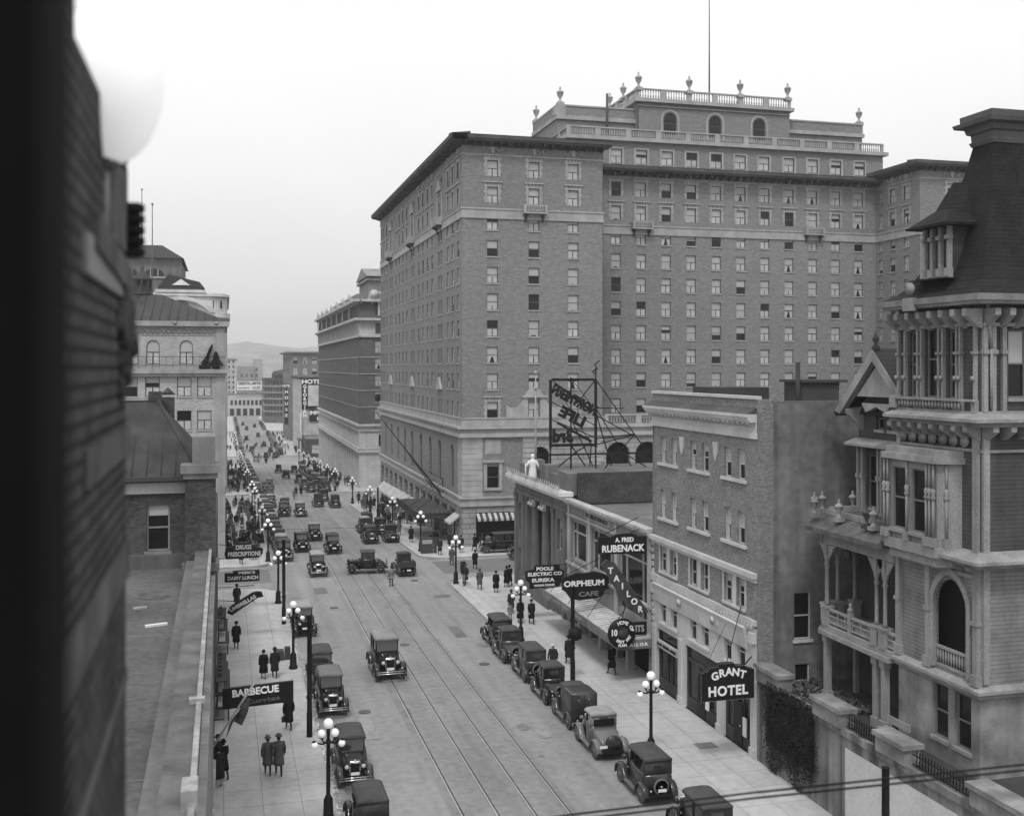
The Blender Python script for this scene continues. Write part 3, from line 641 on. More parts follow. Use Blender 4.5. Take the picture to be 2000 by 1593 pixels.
simple_block('bank_building','tall grey office building with flat overhanging cornice at the far end of the right side',24.4,52,420,468,24.6,m_('grey_stone',.15,.9),cols=[2.2+3.6*i for i in range(7)],colsW=[2+3.4*i for i in range(14)],rows=frow(-5,4.2,7),ww=1.7,wh=2.6,cornm=hstone,corn_d=1.6)
f=thing('hotel_blade_sign','narrow vertical hotel sign projecting high over the far right pavement','sign',(22.6,411,0)); b=MB(); b.box(22.0,23.4,411,411.3,-2.5,11); b.box(21,24.4,411,411.3,11.2,12.6); obj('sign_board',b,[signb],f)
letter(f,'HOTEL',1.2,22.7,410.9,11.9,width=3)
for i,c in enumerate('SAVOY'): letter(f,'HOUSE'[i],1.6,22.7,410.9,9.6-i*2.2)
# round-cornered block
RB=thing('round_corner_building','dark round-cornered building with horizontal cornices where the far street bends','building',(28,560,-9.5))
b=MB(); pl=rc(29,566,9,180,270,10)+[(60,557),(60,600),(20,600)]
b.prismz(pl,-10,13); ws=MB()
for k in range(6):
    z=-6+3.2*k
    for i in range(10):
        a=R(183+i*9); x,y=29+9.02*math.cos(a),566+9.02*math.sin(a)
    g=[(29+(x-29)*1.03,566+(y-566)*1.03) if i<11 else (x,y) for i,(x,y) in enumerate(pl)]
    ws.prismz([(x-.2 if i<11 else x,y-.3) for i,(x,y) in enumerate(pl)],z+2.3,z+2.7)
obj('wall',b,[m_('brown_stone',.1,.9)],RB); obj('string_course',ws,[hstone],RB)
wd=MB(); wd.box(-.45,.45,-.06,.06,0,1.7); wm=wd.mesh('window',[glass])
for k in range(6):
    for i in range(8):
        a=R(188+i*11); obj('window',wm,None,RB,T(29+9.0*math.cos(a),566+9.0*math.sin(a),-6+3.2*k+.2)@Matrix.Rotation(a+PI/2,4,'Z'))
c=MB(); c.prismz([(x-.8,y-.8) if i<11 else (x,y) for i,(x,y) in enumerate(pl)],12.4,13.4); obj('cornice',c,[mdark],RB)
d=MB(); d.lathe([(6,0),(6,2.5),(5.4,3.4),(.3,4.6)],(30,568,13.4),14); obj('turret_roof',d,[mdark],RB)
# end of the street
EB=simple_block('white_arcade_building','low white two-storey commercial building closing the end of the street','x' and 2.5,34,650,668,3.6,m_('white_render',.42,.85,var=.08),cols=[2+2.35*i for i in range(13)],rows=[-3.3],ww=1.5,wh=3.0,cornm=hstone,blinds=False,base=1)
b=MB(); 
for i in range(8): b.box(3.5+3.7*i,5.9+3.7*i,649.8,649.95,-9.3,-5.2)
obj('shopfront',b,[void],EB)
BS=thing('billboard','white rooftop advertising billboard lettered in black at the end of the street','billboard',(14.5,648,3.6))
b=MB(); b.box(7,22.2,647.8,648.1,5.2,11.4); obj('panel',b,[whitep],BS)
b=MB(); b.box(7.0,22.2,647.6,647.79,11.1,11.4); b.box(7,22.2,647.6,647.79,5.2,5.5); b.box(7,7.3,647.6,647.79,5.5,11.1); b.box(21.9,22.2,647.6,647.79,5.5,11.1); obj('frame',b,[mdark],BS)
for x in(6.4,22.5): b=MB(); b.box(x,x+.5,648.2,648.6,3.3,12); obj('post',b,[whitep],BS)
letter(BS,'ORIENTAL LIMITED',2.2,14.6,647.7,9.5,m=signb,width=13.2); letter(BS,"There's Wonder And",1.0,11.4,647.7,6.9,m=signb,width=6.5); letter(BS,'15.57',2.0,18.4,647.7,6.9,m=signb,width=4.6)
simple_block('apartment_building','tall pale apartment block at the far left end of the street',-14,8,690,710,24,m_('pale_far_stone',.36,.85),cols=[1.6+2.6*i for i in range(8)],rows=frow(-4,3.2,9),ww=1.1,wh=1.7,cornm=hstone,z0=-10,blinds=False)
for i,(a,b_,y,z,lab) in enumerate(((8,24,900,20,'hazy grey warehouse beneath the hill, left of the tower'),(24,31,905,26,'hazy square tower rising over the rooftops below the hill'),(40,95,880,12,'hazy long low building behind the far billboard'),(62,90,760,11,'hazy flat-roofed block behind the round-cornered building'),(34,60,700,9,'hazy block beside the white arcade building'),(100,180,850,12,'hazy wide block on the right beneath the hill'))):
    simple_block('distant_building',lab,a,b_,y,y+30,z,m_('far_stone%d'%(i%2),.2+.1*(i%2),.9),cols=[2+4*k for k in range(int((b_-a)/4))],rows=frow(-4,5,int((z+2)/5)),ww=1.6,wh=2.6,z0=-10,blinds=False,group='hazy buildings below the hill')
# ---------------- left side: buff clubhouse across the side street ----------------
CB=thing('club_building','buff brick building with arched top windows, iron balcony rail and hipped roof','building',(-30,110,0))
Mc=FS(-30,110); hs=[]; it=[]
XC=lambda px:30+{}.get(px,0)
ax_=[-8.9,-7.2,-4.3,-2.6]
cols=[x+30 for x in(-18.5,-16.8,-13.6,-11.9,-8.75,-6.7,-3.75,-1.85)]
colA=[x+30 for x in(-17.6,-12.8,-8.65,-6.65,-3.55)]
for z in(15.9,12.6,9.3,6.0,2.7):
    for c in cols: hs.append((c-.68,c+.68,z,z+1.9)); it.append((Mc@T(c,0,z),1.36,1.9,rstyle()))
for c in colA: hs.append((c-.62,c+.62,19.05,21.4,1)); it.append((Mc@T(c,0,19.05),1.24,2.35,random.choice([(.5,1,0,1),(.75,1,0,1),(.0,1,0,1)])))
b=MB(); b.M=Mc; wall(b,0,30,-.5,23,hs,dep=.25); b.M=None; b.box(-.1,0,110.01,135,-1,23); b.box(-30,0,134.9,135,-1,23); obj('wall',b,[bbrick],CB)
b=MB(); b.M=Mc
b.box(-.3,30.6,-.6,.2,18.15,18.55); b.box(0,30.3,-.35,.1,17.85,18.15); modil(b,.2,30,17.9,.45,.25,sz=.12); b.box(0,30.5,-.5,.2,22.75,23.25); b.box(0,30.1,-.06,.1,21.85,21.95); b.box(0,30.1,-.06,.1,22.6,22.7)
for i in range(30): 
    x=.3+i*.98; 
    for s in(1,-1): b.tube((x,-.05,22.0 if s>0 else 22.55),(x+.49,-.05,22.55 if s>0 else 22.0),.05,n=4); b.tube((x+.49,-.05,22.55 if s>0 else 22.0),(x+.98,-.05,22.0 if s>0 else 22.55),.05,n=4)
for i in range(8): b.lathe([(.22,0),(.16,.12)],(2+i*3.9,-.52,23.05),8,ax='y')
b.box(29.2,30.15,-.12,.1,-.5,22.6); b.M=None; b.box(-.1,.35,110,135,22.9,23.25); b.box(-.05,.5,109.6,135,18.2,18.55)
obj('string_course',b,[m_('buff_stone',.27,.85,streak=.2)],CB)
b=MB(); b.M=Mc
for z in(18.9,19.75): b.box(0,30.2,-.48,-.44,z,z+.05)
for i in range(48): b.box(i*.63,i*.63+.03,-.475,-.445,18.56,19.85)
obj('balcony_rail',b,[iron],CB)
b=MB(); b.add([(-30.4,109.6,23.25),(.4,109.6,23.25),(.4,135,23.25),(-30.4,135,23.25),(-20,119,26.4),(-6.3,119,26.4),(-6.3,128,26.4),(-20,128,26.4)],[(0,1,5,4),(1,2,6,5),(2,3,7,6),(3,0,4,7),(4,5,6,7)])
for i in range(34):
    x=-29+i*.85; f=min(1,max(0,(x+30.4)/10.4)) if x<-20 else (1 if x<-6.3 else max(0,(.4-x)/6.7))
    b.tube((x,109.6,23.28),(x,109.6+9.4*f,23.28+3.15*f),.05,n=4)
obj('roof',b,[seam],CB)
b=MB(); b.lathe([(1.0,0),(1.0,.3),(.82,.4),(.78,1.5),(1.0,1.6),(1.0,1.75),(.5,2.3),(.12,2.6),(.2,2.9),(.05,3.1),(.03,4.3)],(-8.3,119.5,26.3),8)
for i in range(8): a=PI*i/4; b.box(-8.3+.85*math.cos(a)-.1,-8.3+.85*math.cos(a)+.1,119.5+.85*math.sin(a)-.1,119.5+.85*math.sin(a)+.1,26.7,27.9)
obj('cupola',b,[mdark],CB)
windows(CB,it,sm=hstone,fm=m_('dark_sash',.06,.6))
b=MB()
for x in(-2.2,-1.5): b.lathe([(.16,0),(.2,.35),(.05,.4)],(x,109.8,18.56),7)
pass
obj('planters',b,[black],CB)
def conifer(name,label,x,y,z,h,r,lean=0,n=1100):
    t=thing(name,label,'tree',(x,y,z)); b=MB(); b.lathe([(.3,0),(.38,.35),(.3,.36)],(x,y,z),8); obj('tub',b,[black],t); b=MB(); b.tube((x,y,z+.3),(x+lean,y,z+h*.9),.05,.01); obj('trunk',b,[mdark],t); b=MB()
    for i in range(n):
        q=random.random(); rr=r*(1-q)**.7*random.random()**.5*(1+.25*math.sin(9*q)); a=random.random()*2*PI; p=Vector((x+lean*q+rr*math.cos(a),y+rr*math.sin(a),z+.35+(h-.35)*q)); u=Vector((random.gauss(0,1),random.gauss(0,1),random.gauss(0,1))).normalized()*.09; v=u.orthogonal().normalized()*.04
        b.add([p-u,p-v,p+u,p+v],[(0,1,2,3)])
    obj('crown',b,[leafm],t)
conifer('potted_shrub','tall leaning dark evergreen at the right end of the iron balcony',-1.9,109.75,18.55,2.4,.3,lean=.8)
conifer('potted_shrub','broad dark evergreen shrub in the balcony corner',-.75,109.75,18.55,1.7,.6)
# white rounded theatre behind, dark tower behind it
t=thing('theatre_building','ornate white terracotta building with curved corner and arched crest, behind the buff roof','building',(-20,196,-3.6))
pl=[(-30,196)]+[(-2.6+3.2*math.sin(a),199.2-3.2*math.cos(a)) for a in [PI/2*i/8 for i in range(9)]]+[(.6,240),(-30,240)]
b=MB(); b.prismz(pl,-5,31.8); b.prismz([(x+(.5 if x>-3 else 0),y-(.5 if y<200 else 0)) for x,y in pl],27.5,28.3); b.prismz([(x+(.4 if x>-3 else 0),y-(.4 if y<200 else 0)) for x,y in pl],31.2,31.6)
obj('wall',b,[m_('theatre_terracotta',.5,.7,var=.08,streak=.15,kind='block',v2=.55,mort=.35,bw_=1.3,bh=.6,ms=.02)],t)
b=MB(); n=12
for i in range(n):
    a0,a1=PI*(.14+.72*i/n),PI*(.14+.72*(i+1)/n); P=lambda a,r:(-7.2+r*math.cos(a),26.6+r*.72*math.sin(a)); b.prism([P(a0,5.4),P(a1,5.4),P(a1,6.3),P(a0,6.3)],195.3,196)
b.box(-11.5,-3,195.6,196.2,31.8,32.3); obj('arch_crest',b,[m_('crest',.5,.7)],t)
b=MB(); b.lathe([(1.5,0),(1.1,.25),(.6,.4)],(-7.2,195.9,28.9),10,ax='y'); b.lathe([(.4,0),(.3,.3)],(-9.0,195.9,28.7),7,ax='y'); b.lathe([(.4,0),(.3,.3)],(-5.4,195.9,28.7),7,ax='y'); obj('cartouche',b,[hstone],t)
wd=MB(); wd.box(-.6,.6,-.05,.1,0,1.3); wm=wd.mesh('window',[glass])
for x in(-16.5,-14.6,-2.3,-.9): obj('window',wm,None,t,T(x,195.98 if x<-3 else 196.05+(.1 if x<-2 else .7),29.2))
t=thing('tower_block','dark stone building with half-round windows and low hipped roof, topmost at far left','building',(-40,222,-4))
b=MB(); b.box(-40,-8.2,222,250,-6,40.2); b.box(-12,-4.2,221,245,-6,34.5); obj('wall',b,[m_('dark_stone',.13,.9,streak=.2)],t)
b=MB(); b.add([(-41,221,40.2),(-7.6,221,40.2),(-7.6,251,40.2),(-41,251,40.2),(-34,228,43.4),(-12,228,43.4),(-12,244,43.4),(-34,244,43.4)],[(0,1,5,4),(1,2,6,5),(2,3,7,6),(3,0,4,7),(4,5,6,7),(0,3,2,1)])
b.prism([(-12.4,34.5),(-3.7,34.5),(-4.6,35.6),(-10.5,37)],220.6,245.2); obj('roof',b,[slatem],t)
wd=MB(); wd.prism([(1.9*math.cos(PI*i/8),1.6*math.sin(PI*i/8)) for i in range(9)],-.08,.1); wm=wd.mesh('lunette',[glass])
for x in(-23,-18,-13.2): obj('lunette',wm,None,t,T(x,221.98,36.6)); 
b=MB()
for x in(-23,-18,-13.2): 
    for k in(-.7,.7): b.box(x+k-.08,x+k+.08,221.8,221.92,36.6,38.1)
    b.box(x-2.2,x+2.2,221.7,222,36.3,36.58)
obj('lunette_mullions',b,[hstone],t)
b=MB(); b.prism([(-9.8,34.9),(-6.4,34.9),(-8.1,36.1)],220.3,220.58); obj('pediment',b,[whitep],t)
for nm,x,y,z0,z1,lb in(('flagpole',-16.2,232,43.4,55,'taller slim flagpole on the dark roof at far left'),('flagpole',-11.6,190,25,46,'shorter slim flagpole in front of the half-round windows')):
    b=MB(); b.tube((x,y,z0),(x,y,z1),.14,.07); b.sphere((x,y,z1+.15),.22,6); tag(obj(nm,b,[m_('pole_grey',.1,.7)]),lb,'flagpole')
# dark brick building with metal roof and its pier; low flat-roofed building
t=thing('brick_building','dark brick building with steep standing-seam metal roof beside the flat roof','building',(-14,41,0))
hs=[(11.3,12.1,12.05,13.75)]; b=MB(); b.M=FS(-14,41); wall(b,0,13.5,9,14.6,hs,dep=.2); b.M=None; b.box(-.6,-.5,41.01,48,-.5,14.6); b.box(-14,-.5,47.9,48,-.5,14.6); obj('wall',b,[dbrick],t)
b=MB(); b.box(-14,-1.35,40.85,41.02,14.15,14.55); obj('stone_band',b,[hstone],t)
b=MB(); b.add([(-14,40.7,14.75),(-.75,40.7,14.75),(-.45,48.2,14.75),(-14,48.2,14.75),(-14,44.4,17.35),(-2.5,44.4,17.35),(-2.5,44.6,17.35),(-14,44.6,17.35)],[(0,1,5,4),(1,2,6,5),(2,3,7,6),(4,5,6,7)])
for i in range(27):
    x=-13.7+i*.5; f=1 if x<-2.5 else max(0,(-.75-x)/1.75)
    b.tube((x,40.7,14.77),(x+.0,40.7+3.8*f,14.77+2.6*f),.025,n=4)
b.tube((-2.5,44.5,17.37),(-.75,40.7,14.77),.09,n=5); b.tube((-14,44.5,17.37),(-2.5,44.5,17.37),.06,n=5); obj('roof',b,[seam],t)
b=MB(); b.box(-2.9,-2.4,45,45.5,16.8,17.75); b.lathe([(.3,0),(.02,.3)],(-2.2,46,17.6),8); b.box(-2.45,-1.95,45.75,46.25,16.5,17.5); obj('chimney',b,[dbrick],t)
b=MB(); b.box(-14,-.8,40.55,40.7,14.62,14.78); obj('gutter',b,[mdark],t)
b=MB(); b.box(-1.35,-.28,40.4,41.3,11.3,14.9); obj('pier',b,[dbrick],t)
for q in((-1.1,-.3,40.5,41.2,15.2,16.2),(-1.45,-.15,40.3,41.4,11.35,11.65)): b=MB(); b.box(*q); obj('pier_block',b,[m_('grey_sandstone',.17,.9,streak=.2)],t)
b=MB(); b.box(-1.5,-.12,40.2,41.5,14.9,15.2); b.box(-1.42,-.2,40.3,41.4,14.7,14.9); obj('pier_cap',b,[m_('grey_sandstone',.17,.9,streak=.2)],t)
windows(t,[(FS(-14,41)@T(11.7,0,12.05),.8,1.7,(.25,0,1,0))],fm=m_('grey_sash',.2,.7),sm=m_('grey_sandstone',.17))
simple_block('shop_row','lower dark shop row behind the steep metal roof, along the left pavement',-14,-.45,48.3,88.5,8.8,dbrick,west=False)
# right facade of the brick row, facing the street, with shop clutter
t=thing('low_building','low flat-roofed shop building with white-capped street parapet, lower left','building',(-14,6,0))
b=MB(); b.box(-14,-.98,6,41,11.2,11.45); obj('roof',b,[m_('gravel_roof',.085,.95,var=.3,scale=.25,fine=.2,fscale=6,bump=.1)],t)
b=MB(); b.box(-.98,-.45,6,41,-.3,12.1); b.box(-14,-.98,40.7,41,11.45,11.95); obj('wall',b,[m_('street_facade',.1,.85,var=.2,streak=.3)],t)
b=MB(); b.box(-.52,-.42,6,41,12.1,12.15); b.box(-.62,-.38,16.7,17.3,12.0,12.4); b.box(-.66,-.36,22,22.2,12.1,12.2); obj('parapet_cap',b,[m_('dirty_white_cap',.24,.8,var=.35,scale=3)],t)
for i in range(9): b=MB(); yy=9+3.6*i+random.uniform(-.2,.2); b.box(-14,-1.3,yy,yy+.06,11.45,11.458); obj('roof_seam',b,[tar],t)
for x,y,r in((-3.2,24,1.1),(-5.5,28,1.6),(-2.4,15,.7),(-6,20,1.2),(-2.2,36,.6)):
    b=MB(); b.add([(x+r*(.6+.4*random.random())*math.cos(2*PI*i/16),y+1.5*r*(.6+.4*random.random())*math.sin(2*PI*i/16),11.462) for i in range(16)],[list(range(16))]); obj('puddle_stain',b,[m_('roof_stain',.08,.7,var=.3,scale=3)],t)
b=MB(); b.box(-1.3,-.98,6,41,11.45,11.75); obj('roof_flashing',b,[tar],t)
for (x,y,r,h) in((-5.6,32.5,.28,.7),): b=MB(); b.lathe([(r,0),(r,h),(r*1.2,h),(r*1.2,h+.08),(.01,h+.1)],(x,y,11.45),10); obj('vent',b,[m_('vent_metal',.2,.6)],t)
for x,y,a,l in((-6.6,30.8,.2,.9),(-3.5,19.8,.1,1.6),(-4.0,18.4,.05,1.5),(-2.1,31.6,.3,.6),(-2.6,34,.3,.4)):
    b=MB(); b.M=T(x,y,11.45)@Matrix.Rotation(a,4,'Z'); b.box(0,l,0,.12,0,.06); tag(obj('timber_scrap',b,[whitep if l<1 and l>.5 else hstone]),{.9:'short pale board near the roof vent',1.6:'long board lying on the flat roof nearest the camera',1.5:'second long board just below another on the flat roof',.6:'tiny pale scrap near the dark brick wall',.4:'smallest scrap at the far edge of the flat roof'}[l],'board')
b=MB()
for y in [8+2.6*i for i in range(12)]: b.box(-.45,-.33,y,y+.22,0.1,10.9)
b.box(-.45,-.28,6,41,4.0,4.3); b.box(-.45,-.3,6,41,10.9,11.2); obj('facade_trim',b,[m_('facade_trim_paint',.3,.8,streak=.3)],t)
# awning/fruit-stand clutter along the left shopfronts
for i,(y,l,h) in enumerate(((58.5,3.2,2.1),(63,3.6,1.5),(72,3,2.4))):
    t=thing('market_stand',['low cluttered stand against the left shopfronts, nearest','long rack of goods against the left wall behind the two walkers','dark stand against the left wall below the umbrella sign'][i],'stand',(-.2,y,.15))
    for k in range(3): b=MB(); b.box(-.4,.35-.1*k,y,y+l,.15+h*(k+1)/3-.08,.15+h*(k+1)/3); obj('shelf',b,[mdark],t)
    for k in(0,1): b=MB(); b.box(.2,.28,y+k*(l-.1),y+k*(l-.1)+.08,.15,.1+h*.3); obj('post',b,[mdark],t)
    for k in range(10):
        b=MB(); yy=y+.2+k*(l-.5)/10; zz=.15+h*(1+k%3)/3; b.box(-.3,.1-.1*(k%3),yy,yy+.28,zz,zz+.22); tag(obj('goods_box',b,[[whitep,hstone,mdark][k%3]]),'small box of goods displayed on a stand along the left shopfronts','box','boxes on the left shopfront stands')
# ---------------- corner hotel (right middle): speckled brick over painted stone ----------------
GH=thing('small_hotel','four storey speckled brick hotel with painted lower floors and smeared stucco side wall','hotel',(24.4,46.2,0))
YL=59.0; MG=FW(24.4,YL); LG=YL-46.2
pairs=[(57.45,55.9),(53.35,51.85),(49.25,47.8)]; xs=[YL-y for p in pairs for y in p]; it=[]
b=MB(); b.M=MG; hs=[]
for z,h in((13.25,1.5),(10.1,1.6)):
    for x in xs: hs.append((x-.38,x+.38,z,z+h)); it.append((MG@T(x,0,z),.76,h,(random.choice([0,.3,.48]),random.choice([0,0,1]),0,0)))
wall(b,.25,LG,8.95,15.3,hs,dep=.18); hs=[]
for x in xs: hs.append((x-.38,x+.38,7.0,8.45)); it.append((MG@T(x,0,7.0),.76,1.45,(random.choice([0,.3]),0,0,0)))
wall(b,0,LG,6.7,8.7,hs,dep=.18); wall(b,0,LG,15.3,17.2,[],dep=.1)
b.M=None; b.box(24.401,25.15,46.0,46.2,0,17.2); b.box(24.6,25.0,46.4,58.9,15,17.0); b.box(24.42,38,58.95,59.05,8,17.2); obj('wall',b,[gbrick],GH)
b=MB(); b.M=FS(25.15,46.0); hw=[(1.1,2.0,5.75,8.0),(1.15,1.95,2.9,4.6)]; wall(b,0,13,0,17.0,hw,dep=.2); obj('side_wall',b,[stucco],GH)
for a,c,z,z2 in hw: it.append((FS(25.15,46.0)@T((a+c)/2,0,z),c-a,z2-z,(0,0,1,0)))
g=MB(); g.M=MG
g.box(-.15,LG+.05,-.12,.05,15.32,15.6); g.box(0,LG,-.05,.05,15.6,16.1); g.box(-.25,LG,-.55,.05,16.35,16.5); g.box(-.2,LG,-.48,.05,16.2,16.35); g.box(-.1,LG,-.4,.05,16.1,16.2)
modil(g,.1,LG-.3,16.1,.5,.36,sz=.16); 
g.box(0,LG,-.08,.25,17.2,17.35); g.box(-.02,LG+.05,-.25,.05,8.7,8.95); g.box(0,LG,-.12,.05,8.5,8.7); g.box(0,LG,-.12,.05,6.45,6.7)
for i in range(40): g.box(.1+i*.315,.25+i*.315,-.17,.0,6.3,6.44)
for p in pairs:
    a,c=YL-p[0],YL-p[1]
    for z in(13.25,10.1): g.box(a-.6,c+.6,-.12,.15,z-.16,z-.005)
    g.box(a-.5,c+.5,-.1,.15,6.88,6.995)
    for x in(a-.47,c+.47): g.box(x-.08,x+.08,-.03,.05,7,8.49)
    g.box((a+c)/2-.2,(a+c)/2+.2,-.03,.05,7,8.49)
# bulged panel and quoin edge
g.prismx([(0,6.3),(-.28,6.2),(-.2,5.9),(-.12,5.2),(-.02,5.1),(0,5.1)],.5,LG-.9); g.box(0,LG,-.03,.05,6.15,6.3)
for x in(4.3,8.5): g.prism([(x-.3,14.9),(x+.3,14.9),(x+.2,14.3),(x,13.9),(x-.2,14.3)],-.1,.02); g.lathe([(.22,0),(.1,.15)],(x,-.3,5.8),8,ax='y')
for i in range(22): g.box(-.02,.2 if i%2 else .28,-.06,.02,.3+i*.4,.55+i*.4)
obj('stone_trim',g,[gwhite],GH)
g=MB(); g.M=MG; g.prismx([(-.54,16.502),(0,16.8),(0,16.502)],-.24,LG); obj('cornice_flashing',g,[hcorn],GH)
b=MB(); b.M=MG; hs=[]
for x in xs: hs.append((x-.4,x+.4,4.05,5.6)); it.append((MG@T(x,0,4.05),.8,1.55,(random.choice([0,.3,.45]),0,0,0)))
shops=[(.7,3.6),(4.6,8.5),(9.3,12.2)]
for a,c in shops: hs.append((a,c,.15,3.6))
wall(b,0,LG,0,6.3,hs,dep=.35)
for p in pairs: a,c=YL-p[0],YL-p[1]; b.box(a-.5,c+.5,-.1,.15,3.92,4.04); b.box((a+c)/2-.2,(a+c)/2+.2,-.035,.05,4.05,5.6)
for x in(.35,4.1,8.9,12.5):
    b.box(x-.2,x+.2,-.1,.05,.15,3.75); b.box(x-.26,x+.26,-.16,.05,.15,.6); b.box(x-.22,x+.22,-.2,.05,5.6,6.1)
obj('lower_facade',b,[gwhite],GH)
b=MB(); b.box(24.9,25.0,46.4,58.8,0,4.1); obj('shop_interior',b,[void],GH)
for a,c,door in((.7,3.6,0),(4.6,8.5,1),(9.3,12.2,1)):
    f=MB(); f.M=MG; f.box(a,c,.12,.3,2.75,2.9); f.box(a,a+.08,.12,.25,.16,3.6); f.box(c-.08,c,.12,.25,.16,3.6); m=(a+c)/2
    f.box(a+.08,c-.08,.1,.3,.16,.75)
    for x in(a+(c-a)*.38,a+(c-a)*.62): f.box(x-.04,x+.04,.14,.25,.76,2.74)
    o=obj('shopfront',f,[mdark],GH)
    f=MB(); f.M=MG; f.box(a+.09,c-.09,.22,.24,.76,2.74); f.box(a+.09,c-.09,.22,.24,2.91,3.59); obj('pane',f,[glass],o)
    if door:
        f=MB(); f.M=MG; f.box(m-.45,m+.45,.05,.13,.16,2.3); d_=obj('door',f,[black],GH); f=MB(); f.M=MG; f.sphere((m+.3,.02,1.2),.05,6); obj('handle',f,[chrome],d_)
        f=MB(); f.M=MG; f.box(m+.55,m+.9,.02,.09,.8,1.7); obj('notice_board',f,[plate],GH)
f=MB(); f.M=MG; f.box(.72,3.58,-.05,.1,2.55,2.95); o=obj('fascia_sign',f,[m_('fascia_pale',.4,.7)],GH); letter(o,'II.IIII IIIIIIIII IIIIIIII',.2,24.33,YL-2.15,2.75,face='W',width=2.6,m=signb)
r=MB(); r.box(25,38,46.1,58.9,16.0,16.2); r.box(25.1,38,46.0,46.2,17.0,17.12); obj('roof',r,[tar],GH)
r=MB(); r.box(30.2,32.4,52,54,16.2,17.9); r.box(30,32.8,51.8,54.2,17.9,18.05); obj('roof_hatch',r,[mdark],GH); r=MB(); r.tube((29.9,52,16.2),(29.9,52,19.0),.13); obj('chimney_pipe',r,[mdark],GH)
r=MB(); r.box(26.5,29.8,55,58,16.2,17.6); obj('roof_house',r,[mdark],GH)
windows(GH,it,fm=wwhite,sm=gwhite)
# hanging hotel sign
S=thing('hanging_hotel_sign','black shaped sign reading GRANT HOTEL hung over the pavement','sign',(23,45.6,4)); y=45.75
# sign spans x 21.3..24.0
pl=[(21.25,3.3),(23.95,3.3),(23.95,4.65),(23.6,4.75),(23.45,4.85),(23.0,4.87),(22.9,5.0),(22.2,5.0),(22.1,4.87),(21.7,4.82),(21.6,4.72),(21.25,4.6)]
b=MB(); b.prism(pl,y-.14,y+.14); obj('sign_board',b,[signb],S)
b=MB()
for (p,q) in zip(pl,pl[1:]+pl[:1]):
    n=max(1,int(math.dist(p,q)/.11))
    for k in range(n): b.sphere((p[0]+(q[0]-p[0])*k/n,y-.17,p[1]+(q[1]-p[1])*k/n),.026,4)
tag(obj('bulb_border',b,[hstone],S))
for i,c in enumerate('GRANT'): letter(S,c,.5,21.95+i*.35,y-.16,4.35+(.1,.22,.27,.22,.1)[i]-.02,tilt=R((14,7,0,-7,-14)[i]))
letter(S,'HOTEL',.62,22.6,y-.16,3.72,width=2.0,space=1.1)
b=MB(); b.tube((23.9,y,3.5),(24.5,y+.9,3.4),.04); b.tube((22.6,y,4.95),(24.4,y+2,7.2),.02); b.tube((23.5,y,4.8),(24.4,y+1,4.9),.03); b.tube((21.4,y,4.6),(24.4,y+3.5,6.1),.012); obj('bracket',b,[iron],S)
S=thing('round_sign','small round white sign on the shopfront left of the hanging hotel sign','sign',(24,52.6,2)); b=MB(); b.lathe([(.3,-.04),(.3,.04)],(23.9,49.9,2.62),14,ax='y'); obj('disc',b,[whitep],S); b=MB(); b.lathe([(.18,-.05),(.18,-.045)],(23.9,49.9,2.62),12,ax='y'); obj('emblem',b,[signb],S)

# ---------------- theatre row ----------------
TB=thing('theatre_row','low two-storey shop building with big upper windows and glass canopy','building',(24.4,59.1,0))
MT=FW(24.4,75.2); LT=16.1; b=MB(); b.M=MT; hs=[(.9,4.6,4.9,7.7),(5.3,9.8,4.9,7.7),(10.5,15.4,3.4,7.7)]
wall(b,0,LT,0,9.0,hs+[(.6,4.8,.1,2.5),(5.2,9.9,.1,2.5),(10.4,15.6,.1,2.6)],dep=.4); b.M=None; b.box(24.5,40,59.15,59.25,0,8.4); obj('wall',b,[m_('row_stone',.2,.85,streak=.2)],TB)
g=MB(); g.M=MT; g.box(0,LT,-.45,.2,9.0,9.2); g.box(0,LT,-.3,.1,8.8,8.999); g.box(0,LT,-.12,.1,7.95,8.1); g.box(0,LT,-.15,.1,4.45,4.6); g.box(4,9,-.06,.05,8.25,8.7)
for x in(.45,4.95,10.15,15.75): g.box(x-.2,x+.2,-.1,.05,2.6,8.79)
obj('cornice',g,[m_('row_trim',.34,.85,streak=.2)],TB)
letter(TB,'DOUG YOUNG BUILDING'[11:],.38,24.3,68.7,8.48,face='W',m=mdark,width=4.4)
for a,c,z0,z1 in hs:
    f=MB(); f.M=MT; f.box(a,c,.15,.3,z0,z0+.12); f.box(a,c,.15,.3,z1-.12,z1); n=3
    for k in range(n+1): x=a+(c-a)*(0,.22,.78,1)[k]; f.box(max(a,x-.07),min(c,x+.07),.15,.3,z0+.12,z1-.12)
    f.box(a+.07,c-.07,.16,.29,z1-.85,z1-.75); o=obj('window',f,[m_('row_sash',.3,.7)],TB); f=MB(); f.M=MT; f.box(a+.02,c-.02,.24,.26,z0+.1,z1-.1); obj('pane',f,[glass],o)
r=MB(); r.box(24.6,40,59.3,75.1,8.45,8.6); obj('roof',r,[tar],TB); r=MB(); r.box(24.9,25.0,59.3,75,0,2.8); obj('shop_interior',r,[void],TB)
